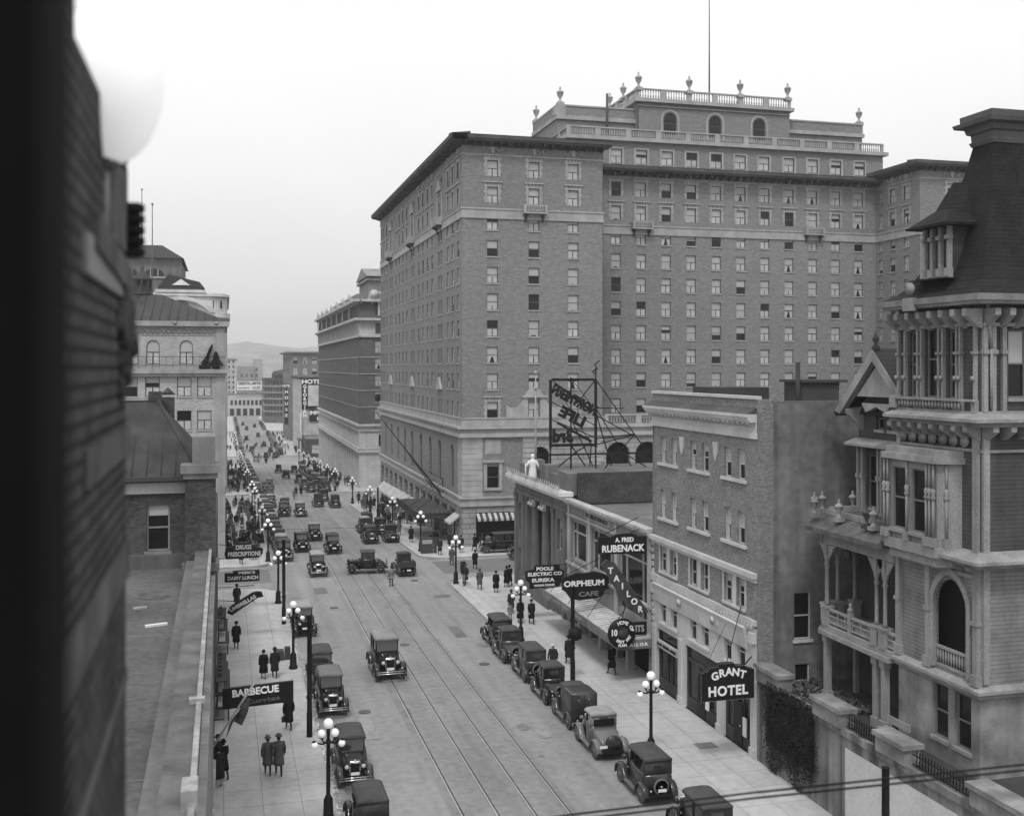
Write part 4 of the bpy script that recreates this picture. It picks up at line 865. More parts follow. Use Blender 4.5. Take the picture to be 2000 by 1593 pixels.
# canopy
c=MB(); c.box(22.3,24.35,59.0,74.2,2.62,2.7); c.box(22.2,22.3,59.0,74.2,2.25,2.78); c.box(22.3,24.35,58.9,59.0,2.25,2.78)
obj('canopy',c,[m_('canopy_trim',.17,.7,streak=.3)],TB)
c=MB(); c.prism([(22.32,2.72),(24.34,2.95),(24.34,2.705)],59.1,74.1); 
for i in range(30): c.tube((22.35,59.3+i*.51,2.75),(24.3,59.3+i*.51,2.98),.03,n=4)
obj('canopy_roof',c,[m_('dirty_glass_roof',.5,.6,var=.2,streak=.2)],TB)
letter(TB,'TAILOR',.26,23.35,58.88,2.5,width=1.4,space=1.4); letter(TB,'II IIIIIII  IIIII  IIIIIIII',.3,22.18,69,2.5,face='W',m=signg,width=7)
for y in(61,65,69,73): c=MB(); c.tube((22.4,y,2.8),(24.4,y,5.4),.02); obj('canopy_rod',c,[iron],TB)
for y,z in((62.2,1.2),(67.2,1.2),(71.5,1.2)): c=MB(); c.box(24.0,24.45,y-.2,y+.2,.1,2.3); obj('shop_pier',c,[hstone],TB)
# classical bank with columns
BK=thing('classical_building','grey classical corner building with giant columns and a white statue on its parapet','building',(24.4,75.2,0))
M_=FW(24.4,89.8); L_=14.6; bk=m_('grey_sandstone2',.12,.85,var=.15,streak=.2); b=MB(); b.M=M_
wall(b,0,L_,0,8.9,[(1.0,2.1,4.9,7.2),(1.0,2.1,1.3,3.4),(3.6,10.4,1.6,8.0),(12.0,13.2,5.0,7.3),(12,13.2,1.4,3.4)],dep=.5)
b.M=None; b.box(24.45,40,89.6,89.79,0,8.9); obj('wall',b,[bk],BK)
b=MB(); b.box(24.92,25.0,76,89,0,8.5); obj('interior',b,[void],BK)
for x in(5.3,8.3):
    b=MB(); b.M=M_; b.lathe([(.5,0),(.5,.2),(.4,.3),(.42,1.5),(.34,5.7),(.36,5.8),(.5,5.9),(.5,6.35)],(x,.3,1.6),12); b.box(x-.55,x+.55,-.25,.85,1.3,1.6); o=obj('column',b,[bk],BK)
    b=MB(); b.M=M_; [b.lathe([(.16,0),(.12,.25)],(x+s*.38,-.28,7.6),7,ax='y') for s in(-1,1)]; b.box(x-.45,x+.45,-.12,.1,7.4,7.95); obj('capital',b,[whitep],o)
b=MB(); b.M=M_; b.box(-.05,L_+.05,-.1,.1,8.0,8.3); b.box(3.2,10.8,-.4,.3,.15,1.3)
for x in(.4,2.7,11.2,13.9): b.box(x-.28,x+.28,-.14,.1,.15,7.9); b.box(x-.35,x+.35,-.2,.1,7.6,7.99)
obj('pilasters',b,[bk],BK)
g=MB(); g.M=M_; g.box(-.4,L_+.5,-.8,.3,9.3,9.6); g.box(-.3,L_+.35,-.6,.2,9.05,9.299); g.box(-.1,L_+.1,-.3,.1,8.9,9.05); modil(g,.1,L_,9.29,.4,.5,sz=.14)
g.box(0,L_+.3,-.75,-.6,9.6,9.75)
for i in range(26): g.lathe([(.11,0),(.02,.28),(.06,.34)],(-.2+i*.59,-.68,9.75),5)
obj('cornice',g,[m_('white_cornice',.5,.75,streak=.15)],BK)
b=MB(); b.M=M_; b.box(.2,L_-.1,.3,.7,9.3,10.5); b.box(4.6,5.9,-.1,.9,9.3,11.2); b.box(8.0,9.4,-.1,.9,9.3,11.1); b.box(12,14.4,.1,1.5,9.3,10.9); obj('parapet',b,[bk],BK)
b=MB(); b.box(25.2,40,75.2,75.5,8.7,10.95); obj('rear_parapet',b,[dbrick],BK); b=MB(); b.box(25,40,75.5,89.7,10.0,10.2); obj('roof',b,[tar],BK)
for x,z,h in((1.55,4.9,2.3),(1.55,1.3,2.1),(12.6,5.0,2.3),(12.6,1.4,2.0)): windows(BK,[(M_@T(x,.1,z),1.0,h,(.3,0,1,0))],fm=m_('row_sash',.3))
# statue
S=thing('statue','white standing statue holding a staff on the classical parapet','statue',(24.0,81.8,9.7)); b=MB()
cx,cy,z=24.1,83.4,9.7
b.loft([[(cx+rx*math.cos(2*PI*i/10),cy+ry*math.sin(2*PI*i/10),z+h) for i in range(10)] for rx,ry,h in((.4,.35,0),(.36,.32,.3),(.3,.28,.8),(.27,.24,1.1),(.36,.26,1.35),(.38,.24,1.5),(.14,.12,1.62),(.1,.1,1.68),(.15,.15,1.75),(.17,.17,1.9),(.12,.12,2.03))]); b.tube((cx-.3,cy,z+1.45),(cx-.55,cy-.1,z+1.05),.09); b.tube((cx+.3,cy,z+1.45),(cx+.45,cy-.15,z+1.0),.09); obj('figure',b,[whitep],S)
b=MB(); b.tube((cx-.62,cy-.1,z),(cx-.62,cy-.1,z+1.3),.05); obj('staff',b,[whitep],S)
b=MB(); b.tube((24.7,84.6,9.6),(24.7,84.6,18.2),.09,.05); b.sphere((24.7,84.6,18.3),.18,6); b.tube((24.7,84.6,16.9),(24.7,84.6,17.1),.14); tag(obj('flagpole',b,[m_('pole_pale',.3,.7)]),'pale flagpole standing beside the white statue','flagpole')
# rooftop newspaper sign seen from behind
S=thing('rooftop_sign','iron lattice rooftop sign with dark letters seen from behind','sign',(28,86,10.2)); b=MB(); y=86
x0,x1,z0,z1=26.4,30.4,12.2,17.7
for x in(x0,x1): b.box(x-.1,x+.1,y-.1,y+.1,z0-.2,z1)
for z in(z0,z1): b.box(x0+.1,x1-.1,y-.09,y+.09,z-.11,z+.11)
b.tube((28.2,y,10.1),(28.2,y,z1+.2),.07); b.tube((x0,y,10.1),(x0,y,z0),.07); b.tube((x1,y,10.1),(x1,y,z1+1.0),.07); b.path([(x1,y,z1+.4),(x1-.3,y,z1+.7),(x1+.15,y,z1+.9),(x1-.1,y,z1+1.3),(x1+.35,y,z1+1.6)],.05)
b.tube((x0+.4,y,z1-.3),(x1-.7,y,z1-2.4),.1); b.tube((x0+.6,y,z0+1.9),(x1-.4,y,z0+.3),.1); b.tube((x0,y,z0+2.2),(x1,y,z0+.6),.04); b.tube((x0,y,z1-1.8),(x1,y,z0+1.6),.04); b.tube((x1,y,z1),(x1-1.7,y,z1-2.0),.05); b.tube((x0+.2,y,z1),(x1-.4,y,z0),.03); b.tube((28.3,y,z1),(x1,y,z1-2.6),.03)
b.box(x0-1.0,36.5,y-.06,y+.06,11.35,11.5)
obj('frame',b,[iron],S)
b=MB()
for a,c in(((x1,y,z1),(36.2,y+.1,10.0)),((x1,y,z1-2.4),(34.3,y+1.5,10.0)),((x1,y,z1-2.7),(32.6,y+2,10.0)),((x1,y,z1-2.4),(32.9,y,z1-2.45)),((28.2,y,z0),(30.6,y+3,10.0)),((x1,y,z0),(33.9,y,13.0)),((x1,y,z0+.5),(33.9,y,13.05)),((30.0,y,12.2),(30.9,y+3,10.0)),((33.9,y,13.0),(31.2,y,10.2)),((28.3,y,11.4),(30,y,12.4)),((x0+.4,y,10.2),(x0+2,y,11.4)),((33,y,11.4),(35,y,10.2)),((x1,y,z1-3),(33.6,y,13.0)),((28.3,y,z0+2),(30.9,y+2,10.1))): b.tube(a,c,.06,n=4)
obj('struts',b,[iron],S)
for tx,sz,x,z,ti,wd in(('NORTHERN',1.15,28.45,15.95,R(27),4.3),('LIFE',1.25,28.3,14.55,R(27),2.4),('3rd',1.5,27.45,12.95,0,1.8)):
    me=text(tx,sz,.08,.05); me.materials.clear(); me.materials.append(iron); xv=[v.co.x for v in me.vertices]; k=wd/(max(xv)-min(xv))
    obj('lettering',me,None,S,T(x,y-.1,z)@Matrix.Rotation(R(180),4,'Z')@Matrix.Rotation(R(90),4,'X')@Matrix.Rotation(ti,4,'Z')@Matrix.Diagonal((k,1,1,1)))
b=MB(); b.box(28,36,87.5,88.5,10.2,10.35); b.tube((33.8,85,10.2),(33.8,85,11.0),.06); b.tube((31.6,86,10.2),(31.6,86,10.7),.08)
# ---------------- projecting signs (right) ----------------
def board(name,label,pl,y,th,txts,m=None,br=(),cat='sign'):
    S=thing(name,label,cat,(pl[0][0],y,pl[0][1])); b=MB(); b.prism(pl,y-th/2,y+th/2); obj('sign_board',b,[m or signb],S)
    for t in txts: letter(S,t[0],t[1],t[2],y-th/2-.02,t[3],width=t[4] if len(t)>4 else None,m=t[5] if len(t)>5 else None,tilt=t[6] if len(t)>6 else 0)
    for a,c in br: b=MB(); b.tube(a,c,.025,n=5); obj('bracket',b,[iron],S)
    return S
y=59.3
board('projecting_sign','black sign reading A. FRED RUBENACK above the slanting tailor sign',[(21.1,7.85),(24.1,7.75),(24.1,8.75),(23.6,8.8),(23.2,9.0),(22.2,8.95),(21.9,8.8),(21.1,8.85)],y,.25,[('A. FRED',.36,22.7,8.62,1.15),('RUBENACK',.55,22.6,8.12,2.65)],br=(((21.3,y,8.9),(24.4,y+2,9.6)),((23,y,8.95),(24.4,y+1,9.2))))
S=board('slanting_sign','long diagonal sign with letters TAILOR stepping down to the canopy',[(21.3,7.2),(21.6,7.5),(22.1,7.3),(24.0,4.6),(24.2,4.3),(23.5,4.2),(22.9,4.75),(22.6,5.1)],y-.02,.22,[],m=m_('sign_grey_board',.05,.6,var=.3,scale=2))
for i,c in enumerate('TAILOR'): letter(S,c,.5,21.82+i*.37,y-.16,6.85-i*.47)
board('electric_sign','black bulb-studded sign reading SUITS on the canopy end',[(22.8,3.0),(24.1,3.0),(24.1,3.75),(22.8,3.75)],y-.05,.15,[('SUITS',.52,23.4,3.36,1.05,m_('sign_bulb_letter',.35,.6))])
S=thing('wheel_sign','round black sign reading HOME OF 10 EASY PAY PLAN','sign',(22.4,59,3)); b=MB(); b.lathe([(.02,-.1),(.84,-.1),(.88,0),(.84,.1),(.02,.1)],(22.35,58.7,3.3),24,ax='y'); obj('disc',b,[signb],S)
def arctext(S,tx,cx,cz,r,a0,a1,sz,y,flip=False):
    n=len(tx)
    for i,c in enumerate(tx):
        if c==' ': continue
        a=a0+(a1-a0)*i/(n-1); letter(S,c,sz,cx+r*math.cos(a),y,cz+r*math.sin(a),tilt=(a-PI/2) if not flip else a+PI/2)
arctext(S,'HOME OF',22.35,3.3,.62,R(110),R(15),.27,58.58); arctext(S,'EASY PAY',22.35,3.3,.5,R(232),R(335),.24,58.58,True); letter(S,'PLAN',.22,22.35,58.58,2.6,width=.5); letter(S,'10',.5,21.83,58.58,3.35,width=.34)
b=MB(); b.lathe([(.3,-.02),(.3,.02)],(22.4,58.56,3.32),16,ax='y'); b.path([(22.45,58.5,3.5),(21.6,58.5,4.0)],.02); obj('clock_hub',b,[mdark],S)
b=MB(); b.tube((22.35,58.7,4.1),(22.9,59.6,4.6),.03); obj('bracket',b,[iron],S)
y=66.3
board('projecting_sign','dark scalloped sign reading ORPHEUM CAFE over the glass canopy',[(21.15,4.35),(21.15,5.15),(21.6,5.25),(22.1,5.4),(22.6,5.35),(23.3,5.45),(23.9,5.3),(24.3,5.1),(24.3,4.3),(24.0,4.2),(23.9,3.85),(23.3,3.7),(22.2,3.65),(21.7,3.75),(21.4,4.2)],y,.25,[('ORPHEUM',.5,22.6,4.72,2.75),('CAFE',.42,22.9,4.02,1.35,signg)],br=(((21.4,y,5.3),(24.4,y+2,5.9)),((24,y,4),(24.4,y,4))))
y=75.6
board('projecting_sign','black stepped sign reading POOLE ELECTRIC CO EUREKA',[(21.6,2.55),(23.8,2.65),(24.1,3.0),(24.2,3.5),(24.2,3.8),(23.9,3.9),(23.9,4.2),(22.0,4.2),(21.9,3.95),(21.3,3.85),(21.3,3.2),(21.6,3.0)],y,.2,[('POOLE',.34,22.75,3.98,1.3),('ELECTRIC CO',.34,22.75,3.6,2.6),('EUREKA',.36,22.6,3.15,1.7),('VACUUM CLEANER',.2,22.7,2.78,1.6)],br=(((22,y,4.25),(24.4,y-.5,4.3)),((24.1,y,3),(24.4,y,3))))
# ---------------- projecting signs (left) ----------------
board('projecting_sign','black sign reading DRUGS PRESCRIPTIONS at the left street corner',[(.15,4.25),(2.6,4.3),(2.85,4.55),(2.9,4.95),(2.2,5.2),(1.8,5.45),(1.0,5.45),(.7,5.2),(.15,5.1),(.05,4.65)],84,.25,[('DRUGS',.45,1.45,5.11,1.15,m_('sign_letter_grey',.5,.6)),('PRESCRIPTIONS',.45,1.5,4.6,2.4,MATS['sign_letter_grey'])],br=(((-.4,84,4.3),(.1,84,4.3)),((-.4,84,5.4),(1.8,84,5.0))))
board('projecting_sign','rectangular dark sign reading DAIRY LUNCH below the corner drug sign',[(.05,4.25),(2.35,4.25),(2.35,5.0),(.6,5.0),(.6,4.85),(.05,4.85)],75,.25,[('PEEK\'S',.2,1.5,4.85,1.1,MATS['sign_letter_grey']),('DAIRY LUNCH',.32,1.25,4.5,2.0,MATS['sign_letter_grey'])],br=(((-.4,75,3.9),(2.0,75,3.95)),))
board('slanting_sign','umbrella-shaped slanting sign reading UMBRELLAS over the left pavement',[(.2,3.5),(.5,3.35),(.8,3.55),(2.05,4.35),(2.4,4.4),(2.3,4.7),(2.0,4.75),(1.75,4.7),(.4,3.9)],69,.2,[('UMBRELLAS',.32,1.15,4.05,1.75,MATS['sign_letter_grey'],R(28))],br=(((-.4,69,3.2),(.3,69,3.1)),((-.4,69,4.3),(1.9,69,4.1))))
board('projecting_sign','large rectangular black sign reading BARBECUE near left foreground',[(-.05,5.98),(2.55,6.08),(2.55,6.86),(-.05,6.74)],41.5,.15,[('BARBECUE',.36,1.15,6.58,1.7,None,R(3)),('Curries',.22,1.4,6.23,1.3,m_('sign_script_dull',.09,.6),R(4))],br=(((-.4,41.5,6.5),(0,41.5,6.5)),((-.4,41.5,5.6),(0,41.5,5.6))))
S=thing('flag_on_pole','dark furled flag on a slanting pole leaning from the left wall','flag',(-.4,35,6)); b=MB(); b.tube((-.38,38.8,5.5),(1.06,39.2,7.55),.04); obj('pole',b,[m_('pole_wood',.3,.7)],S)
b=MB(); b.prism([(.9,7.05),(.83,6.6),(.62,6.12),(.33,6.28),(.07,5.69),(.2,6.25),(.5,6.6),(.75,7.05)],39.0,39.06); b.prism([(.86,7.0),(.72,6.4),(.5,6.3),(.6,6.9)],38.92,38.97)
obj('flag',b,[m_('flag_cloth',.07,.9,var=.5,scale=3)],S)
# ---------------- Victorian mansion on its retaining wall ----------------
MH=thing('mansion','ornate weathered Victorian wooden mansion with steep shingled tower, right edge','house',(26.6,33.4,3.7))
NM=38.3; MF=FW(26.6,NM); w_=4.9      # tower west face: local x 0..4.9
def px2(lst): return lst
it=[]
# ground storey
b=MB(); b.M=MF; hs=[(2.2,3.1,4.5,6.55),(3.5,4.4,4.5,6.55)]; wall(b,0,w_,1.5,6.85,hs,dep=.2); b.M=FS(26.6,33.4); wall(b,0,6,1.5,6.85,[],dep=.1); b.M=None; b.box(28.8,29.0,38.3,44,3,6.9); b.box(27.2,34,38.2,38.3,3,6.9)
obj('foundation_wall',b,[mstuc],MH)
for a,c,z,z2 in hs: it.append((MF@T((a+c)/2,-.0,z),c-a,z2-z,(0,0,1,0)))
# first floor: clapboard wall with arched loggia
b=MB(); b.M=MF; wall(b,0,w_,7.1,11.5,[(2.35,4.25,7.25,10.7,1)],dep=.14); b.M=FS(26.6,33.4); wall(b,0,6,7.1,11.5,[],dep=.1); obj('wall',b,[mclapl],MH)
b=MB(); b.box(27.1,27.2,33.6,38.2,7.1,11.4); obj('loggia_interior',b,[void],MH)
b=MB(); b.M=MF
for i in range(10):   # ogee arch moulding
    a0,a1=PI*i/10,PI*(i+1)/10; P=lambda a,r:(3.3+r*math.cos(a),9.75+r*math.sin(a)*(1.0+.18*math.sin(a)**6)); b.prism([P(a0,.95),P(a1,.95),P(a1,1.18),P(a0,1.18)],-.12,.04)
for x in(2.18,4.28): b.box(x-.02,x+.18,-.13,.04,7.2,9.75)
for x in(0,1.9,4.65): b.box(x,x+.25,-.16,.05,7.1,11.45); b.box(x-.06,x+.31,-.22,.04,7.1,7.5); b.box(x-.05,x+.3,-.22,.04,9.3,9.45)
b.box(.25,4.65,-.08,.03,10.95,11.1)
b.box(2.36,4.24,.0,.1,7.95,8.05); b.box(2.36,4.24,.0,.1,7.26,7.36)
for i in range(12): b.lathe([(.03,0),(.05,.3),(.03,.6)],(2.44+i*.157,.05,7.36),5)
obj('arch_trim',b,[mwood],MH)
# string courses / skirt roofs
def skirt(mb,z,d,h):
    I=[(26.62,38.3),(26.62,33.42),(31.6,33.42)]
    O=lambda k:[(26.6-k,38.3),(26.6-k,33.4-k),(31.6,33.4-k)]
    sec=[(I,z+h),(O(d),z),(O(d),z-.12),(O(d*.6),z-.13),(O(d*.6),z-.3),(I,z-.31)]
    mb.add([(x,y,zz) for P_,zz in sec for x,y in P_],[(s*3+k,s*3+k+1,s*3+k+4,s*3+k+3) for s in range(5) for k in range(2)]+[[s*3 for s in range(6)]])
for z,d,h in((7.0,.35,.12),(11.75,.75,.25),(16.85,.75,.25)):
    b=MB(); skirt(b,z,d,h); obj('cornice',b,[mwood],MH); 
b=MB(); b.M=MF; modil(b,.2,4.8,16.55,.62,.6,sz=.35); modil(b,.2,4.8,11.45,.9,.5,sz=.22); modil(b,.1,4.9,20.85,.62,.7,sz=.5); b.M=FS(26.6,33.4); modil(b,.2,4,20.85,.62,.7,sz=.5); modil(b,.2,4,16.55,.7,.6,sz=.35); obj('brackets',b,[mwood],MH)['kind']='stuff'
# second floor with bay window
b=MB(); b.M=MF; wall(b,0,w_,11.9,16.6,[],dep=.2); b.M=FS(26.6,33.4); wall(b,0,6,11.9,16.6,[],dep=.1); obj('wall',b,[mclap],MH)
B=MB(); B.M=FW(25.9,NM); bw2=3.5; hs=[(.62,1.52,12.35,14.8),(1.85,2.75,12.35,14.8)]
wall(B,.35,3.35,11.95,15.1,hs,dep=.08); B.M=None
B.prismz([(26.6,38.3),(25.9,37.95),(25.9,37.93),(26.6,38.28)],11.95,15.1); B.prismz([(25.9,34.95),(26.6,34.4),(26.6,34.42),(25.9,34.97)],11.95,15.1); bay=obj('bay_window',B,[mwood],MH)
for q in(1,):
  b=MB(); b.M=FW(25.9,NM); b.prismz([(-.1,.75),(.2,-.25),(3.5,-.25),(4.1,.75)],15.1,15.35); b.prismz([(0,.7),(.3,-.1),(3.4,-.1),(4.0,.7)],15.35,15.6); obj('bay_roof',b,[mwood],MH); b=MB(); b.M=FW(25.9,NM); b.prismz([(-.05,.7),(.25,-.15),(3.45,-.15),(4.05,.7)],11.55,11.95); b.prismz([(.1,.7),(.4,0),(3.3,0),(3.9,.7)],11.2,11.55); obj('bay_base',b,[mwood],MH)
for x in(.22,.45,1.69,2.9,3.1,3.32,3.6):
    yy=-.12 if x<3.4 else .25
    b=MB(); b.M=FW(25.9,NM); b.box(x-.1,x+.1,yy-.12,yy+.1,11.96,12.3); b.tube((x,yy,12.3),(x,yy,13.9),.055,n=7); b.lathe([(.06,0),(.11,.1),(.06,.2),(.1,.35),(.05,.45)],(x,yy,13.7),7); b.tube((x,yy,14.1),(x,yy,15.05),.05,n=6); obj('column',b,[mwood],MH)
for a,c,z,z2 in hs: it.append((FW(25.9,NM)@T((a+c)/2,-.07,z),c-a,z2-z,(0,0,1,0)))
b=MB(); b.M=MF  # frieze ornaments
for k in range(7): b.lathe([(.26,0),(.2,.1),(.08,.16)],(.5+.62*k,-.17,16.0),7,ax='y')
b.box(0,4.9,-.1,.03,15.62,15.72); b.box(0,4.9,-.12,.03,16.3,16.42)
for x in(.05,4.62): b.box(x,x+.26,-.14,.04,11.9,16.5)
b.M=FS(26.6,33.4); b.box(.05,.31,-.13,.04,7.2,16.5); b.box(0,5,-.1,.03,15.6,15.7)
obj('frieze',b,[mwood],MH)
# tower storey
tws=[(.75,1.15,17.55,20.1),(1.75,2.55,17.55,20.5,1),(3.1,3.5,17.55,20.1)]
b=MB(); b.M=MF; wall(b,0,w_,17,21.3,tws,dep=.25); b.M=FS(26.6,33.4); wall(b,0,5,17,21.3,[(1.2,2.0,17.6,20.1)],dep=.25); b.M=None; b.box(26.6,31.6,38.28,38.3,17,21.3); obj('tower_wall',b,[mclap],MH)
it.append((FS(26.6,33.4)@T(1.6,0,17.6),.8,2.5,(.5,0,1,0)))
for t in tws: it.append((MF@T((t[0]+t[1])/2,0,t[2]),t[1]-t[0],t[3]-t[2],(0,0,1,1 if len(t)>4 else 0)))
b=MB(); b.M=MF
for x in(.05,.5,1.3,1.55,2.6,2.85,3.65,3.85,4.65): b.box(x+.02,x+.12,-.14,.04,17.1,20.2); b.box(x-.03,x+.17,-.2,.04,17.1,17.5); b.box(x-.03,x+.17,-.2,.04,19.2,19.3); b.lathe([(.11,0),(.06,.1)],(x+.08,-.24,18.3),6,ax='y')
b.box(0,4.9,-.18,.04,20.22,20.36); b.box(0,4.9,-.12,.04,20.6,20.7); b.box(0,4.9,-.25,.03,17.0,17.1)
for i in range(20): b.lathe([(.03,0),(.07,.15),(.03,.3)],(.5+i*.19,-.3,17.15),5)
b.box(0,4.9,-.38,-.22,17.46,17.54); b.box(-.05,.3,-.42,.02,17.1,17.6)
b.M=FS(26.6,33.4)
for x in(.05,.4,.85,2.15,2.5): b.box(x,x+.18,-.14,.04,17.1,20.2); b.box(x-.05,x+.23,-.2,.04,19.2,19.35)
b.box(0,5,-.18,.04,20.21,20.35); b.box(0,5,-.2,.04,17.0,17.12)
obj('tower_trim',b,[mwood],MH)
b=MB(); b.tube((26.75,33.2,21.1),(26.95,33.25,19.4),.07); b.tube((26.95,33.25,19.4),(26.95,33.25,17.2),.06); obj('downpipe',b,[mwood],MH)
# eaves and curved roof
cx,cy=29.0,35.45
def sq(mb,rs,mi=0):
    rings=[]
    for z,a in rs: rings.append([(cx-a,cy-.92*a,z),(cx+2.2+a,cy-.92*a,z),(cx+2.2+a,cy+.92*a,z),(cx-a,cy+.92*a,z)])
    mb.loft(rings,mi,True,False)
b=MB(); sq(b,[(21.0,2.6),(21.0,3.1),(21.12,3.15),(21.12,3.25),(21.35,3.3),(21.36,2.6)]); obj('eaves_cornice',b,[mwood],MH)
b=MB(); sq(b,[(21.37,3.15),(21.6,2.72),(21.9,2.4),(22.4,2.1),(23.3,1.78),(24.3,1.45),(25.2,1.15),(26.2,.88),(27.3,.64)]); obj('tower_roof',b,[shing],MH)
b=MB(); sq(b,[(27.3,.68),(27.45,.75),(27.5,.68),(27.75,.7),(27.8,.82),(28.0,.88),(28.05,1.15),(28.2,1.2),(28.22,.98),(28.5,1.0)]); obj('roof_crest',b,[m_('crest_grey',.1,.8,var=.3)],MH)
# west dormer
b=MB(); b.box(26.75,28.4,35.15,36.75,22.2,24.2); D=obj('dormer',b,[mdark],MH)
b=MB()
for y in(35.15,35.65,36.15,36.6): b.box(26.6,26.76,y,y+.15,22.35,24.1); b.box(26.5,26.76,y-.03,y+.18,22.2,22.5); b.box(26.5,26.76,y-.03,y+.18,23.6,23.75)
b.box(26.55,26.76,35.1,36.8,22.1,22.2); obj('dormer_frame',b,[mwood],D)
b=MB(); b.add([(26.2,34.75,24.2),(26.2,37.15,24.2),(28.9,37.15,24.2),(28.9,34.75,24.2),(26.9,35.55,24.8),(26.9,36.35,24.8),(27.4,35.95,25.9),(28.6,35.95,25.9)],[(0,1,5,4),(0,4,6,7,3),(1,2,7,6,5),(4,5,6),(0,3,2,1)]); b.box(26.15,28.9,34.7,37.2,24.1,24.199); obj('dormer_roof',b,[shing],D)
b=MB(); b.add([(26.0,34.7,22.1),(26.0,37.2,22.1),(27.4,36.9,22.1),(27.4,35.0,22.1),(26.75,35.1,22.1),(26.75,36.8,22.1),(26.1,34.4,21.9)],[(0,1,2,3)]); b.lathe([(.24,-.06),(.22,.06),(.1,.1)],(25.8,36.4,21.75),12,ax='x'); b.box(25.65,25.85,36.1,36.7,20.9,21.4); obj('scroll_bracket',b,[mwood],MH)
# north wing with gable
MN=FW(28.7,44.4); b=MB(); b.M=MN; hs=[(.7,1.5,12.3,14.7),(2.3,3.1,12.3,14.7),(4.2,5.0,12.3,14.7),(1.4,2.0,15.9,16.9),(2.4,3.0,15.9,16.9)]
wall(b,0,6.2,3.5,17,hs,dep=.25); b.prism([(.2,17),(4.6,17),(2.4,18.6)],-.0,.2); b.M=None; b.box(28.71,36,44.38,44.4,3.5,17); obj('wing_wall',b,[mclap],MH)
for h in hs: it.append((MN@T((h[0]+h[1])/2,0,h[2]),h[1]-h[0],h[3]-h[2],(0,0,1,0)))
b=MB(); b.M=MN
b.prismx([(-.6,15.2),(.02,15.45),(.02,15.1),(-.6,15.1)],-.3,6.2); b.box(0,6.2,-.2,.03,11.9,12.1)
for x in(.1,.45,1.7,1.95,3.3,3.55,4,5.2,5.5): b.box(x-.07,x+.07,-.15,.04,11.7,15.0); b.box(x-.1,x+.1,-.2,.03,13.6,13.8)
b.prism([(-.6,16.7),(-.2,16.55),(2.4,19.0),(5.0,16.55),(5.4,16.7),(2.4,19.5)],-.9,-.6); b.prism([(.9,17.4),(3.9,17.4),(2.4,18.75)],-.7,-.55); b.prism([(1.3,17.1),(3.5,17.1),(3.2,16.7),(2.4,16.95),(1.6,16.7)],-.7,-.5)
for x in(.2,4.4): b.prismx([(0,16.9),(-.85,16.8),(-.8,16.55),(0,15.8)],x,x+.2)
obj('wing_trim',b,[mwood],MH)
b=MB(); b.M=MN; b.prism([(-.75,16.6),(2.4,19.55),(5.55,16.6),(5.4,16.45),(2.4,19.3),(-.6,16.45)],-.85,7); b.M=None; b.box(28.5,36,38.2,44.9,16.55,16.7); b.add([(28.5,38.3,16.7),(28.5,44.9,16.7),(36,44.9,16.7),(36,38.3,16.7),(31,40.5,19.3),(31,42.6,19.3),(34,42.6,19.3),(34,40.5,19.3)],[(0,1,5,4),(1,2,6,5),(2,3,7,6),(3,0,4,7),(4,5,6,7)]); obj('wing_roof',b,[slatem],MH)
b=MB(); b.M=MN; b.lathe([(.12,0),(.2,.2),(.06,.35),(.16,.55),(.03,.9)],(2.4,-.7,19.4),7); obj('finial',b,[mdark],MH)
# porch
b=MB(); pl=[(26.3,38.3),(26.3,43.6),(26.9,44.4),(31,44.4),(31,38.3)]; b.prismz(pl,6.85,7.1); b.prismz([(x-.15 if x<27 else x,y+.1) for x,y in pl],6.65,6.84); obj('porch_deck',b,[mwood],MH)
b=MB(); pe=[(25.6,38.3),(25.6,43.9),(26.6,45.1),(31,45.1),(31,38.3)]; pi_=[(26.5,38.3),(26.5,43.5),(27.1,44.2),(31,44.2),(31,38.3)]
n=5; b.add([(x,y,11.55) for x,y in pe]+[(x,y,12.05) for x,y in pi_]+[(x,y,11.35) for x,y in pe],[(i,(i+1)%n,(i+1)%n+n,i+n) for i in range(n)]+[list(range(2*n-1,n-1,-1))]+[(i,i+2*n,(i+1)%n+2*n,(i+1)%n) for i in range(n)]+[list(range(2*n,3*n))]); obj('porch_roof',b,[m_('porch_roof_boards',.09,.85,var=.35,scale=2,streak=.2)],MH)
b=MB(); b.box(26.35,26.5,38.3,43.6,10.75,11.34); b.box(26.6,31,44.1,44.25,10.75,11.34); b.box(26.45,26.6,38.3,43.5,12.05,12.3); b.box(27,31,44.05,44.2,12.05,12.3); obj('porch_frieze',b,[mwood],MH)
def pcol(x,y,z0=7.1,z1=10.75,r=.085):
    b=MB(); b.box(x-.2,x+.2,y-.2,y+.2,z0,z0+.75); b.box(x-.24,x+.24,y-.24,y+.24,z0+.751,z0+.85); b.lathe([(r*1.5,0),(r,.2),(r*.95,z1-z0-2.0),(r*1.5,z1-z0-1.9),(r*.9,z1-z0-1.75),(r*1.7,z1-z0-1.5),(r*1.2,z1-z0-1.35)],(x,y,z0+.85),9); b.box(x-.09,x+.09,y-.09,y+.09,z1-.7,z1); obj('porch_column',b,[mwood],MH)
    if z0>7: 
        b=MB(); [b.prismx([(y+s*.1,z1-.05),(y+s*.65,z1-.05),(y+s*.5,z1-.2),(y+s*.1,z1-.75)],x-.04,x+.04) for s in(1,-1)]; obj('porch_bracket',b,[mwood],MH)
for x,y in((26.45,43.4),(26.75,43.95),(26.45,39.6),(26.45,39.0),(28.3,44.1),(29.9,44.1),(27.4,44.1)): pcol(x,y)
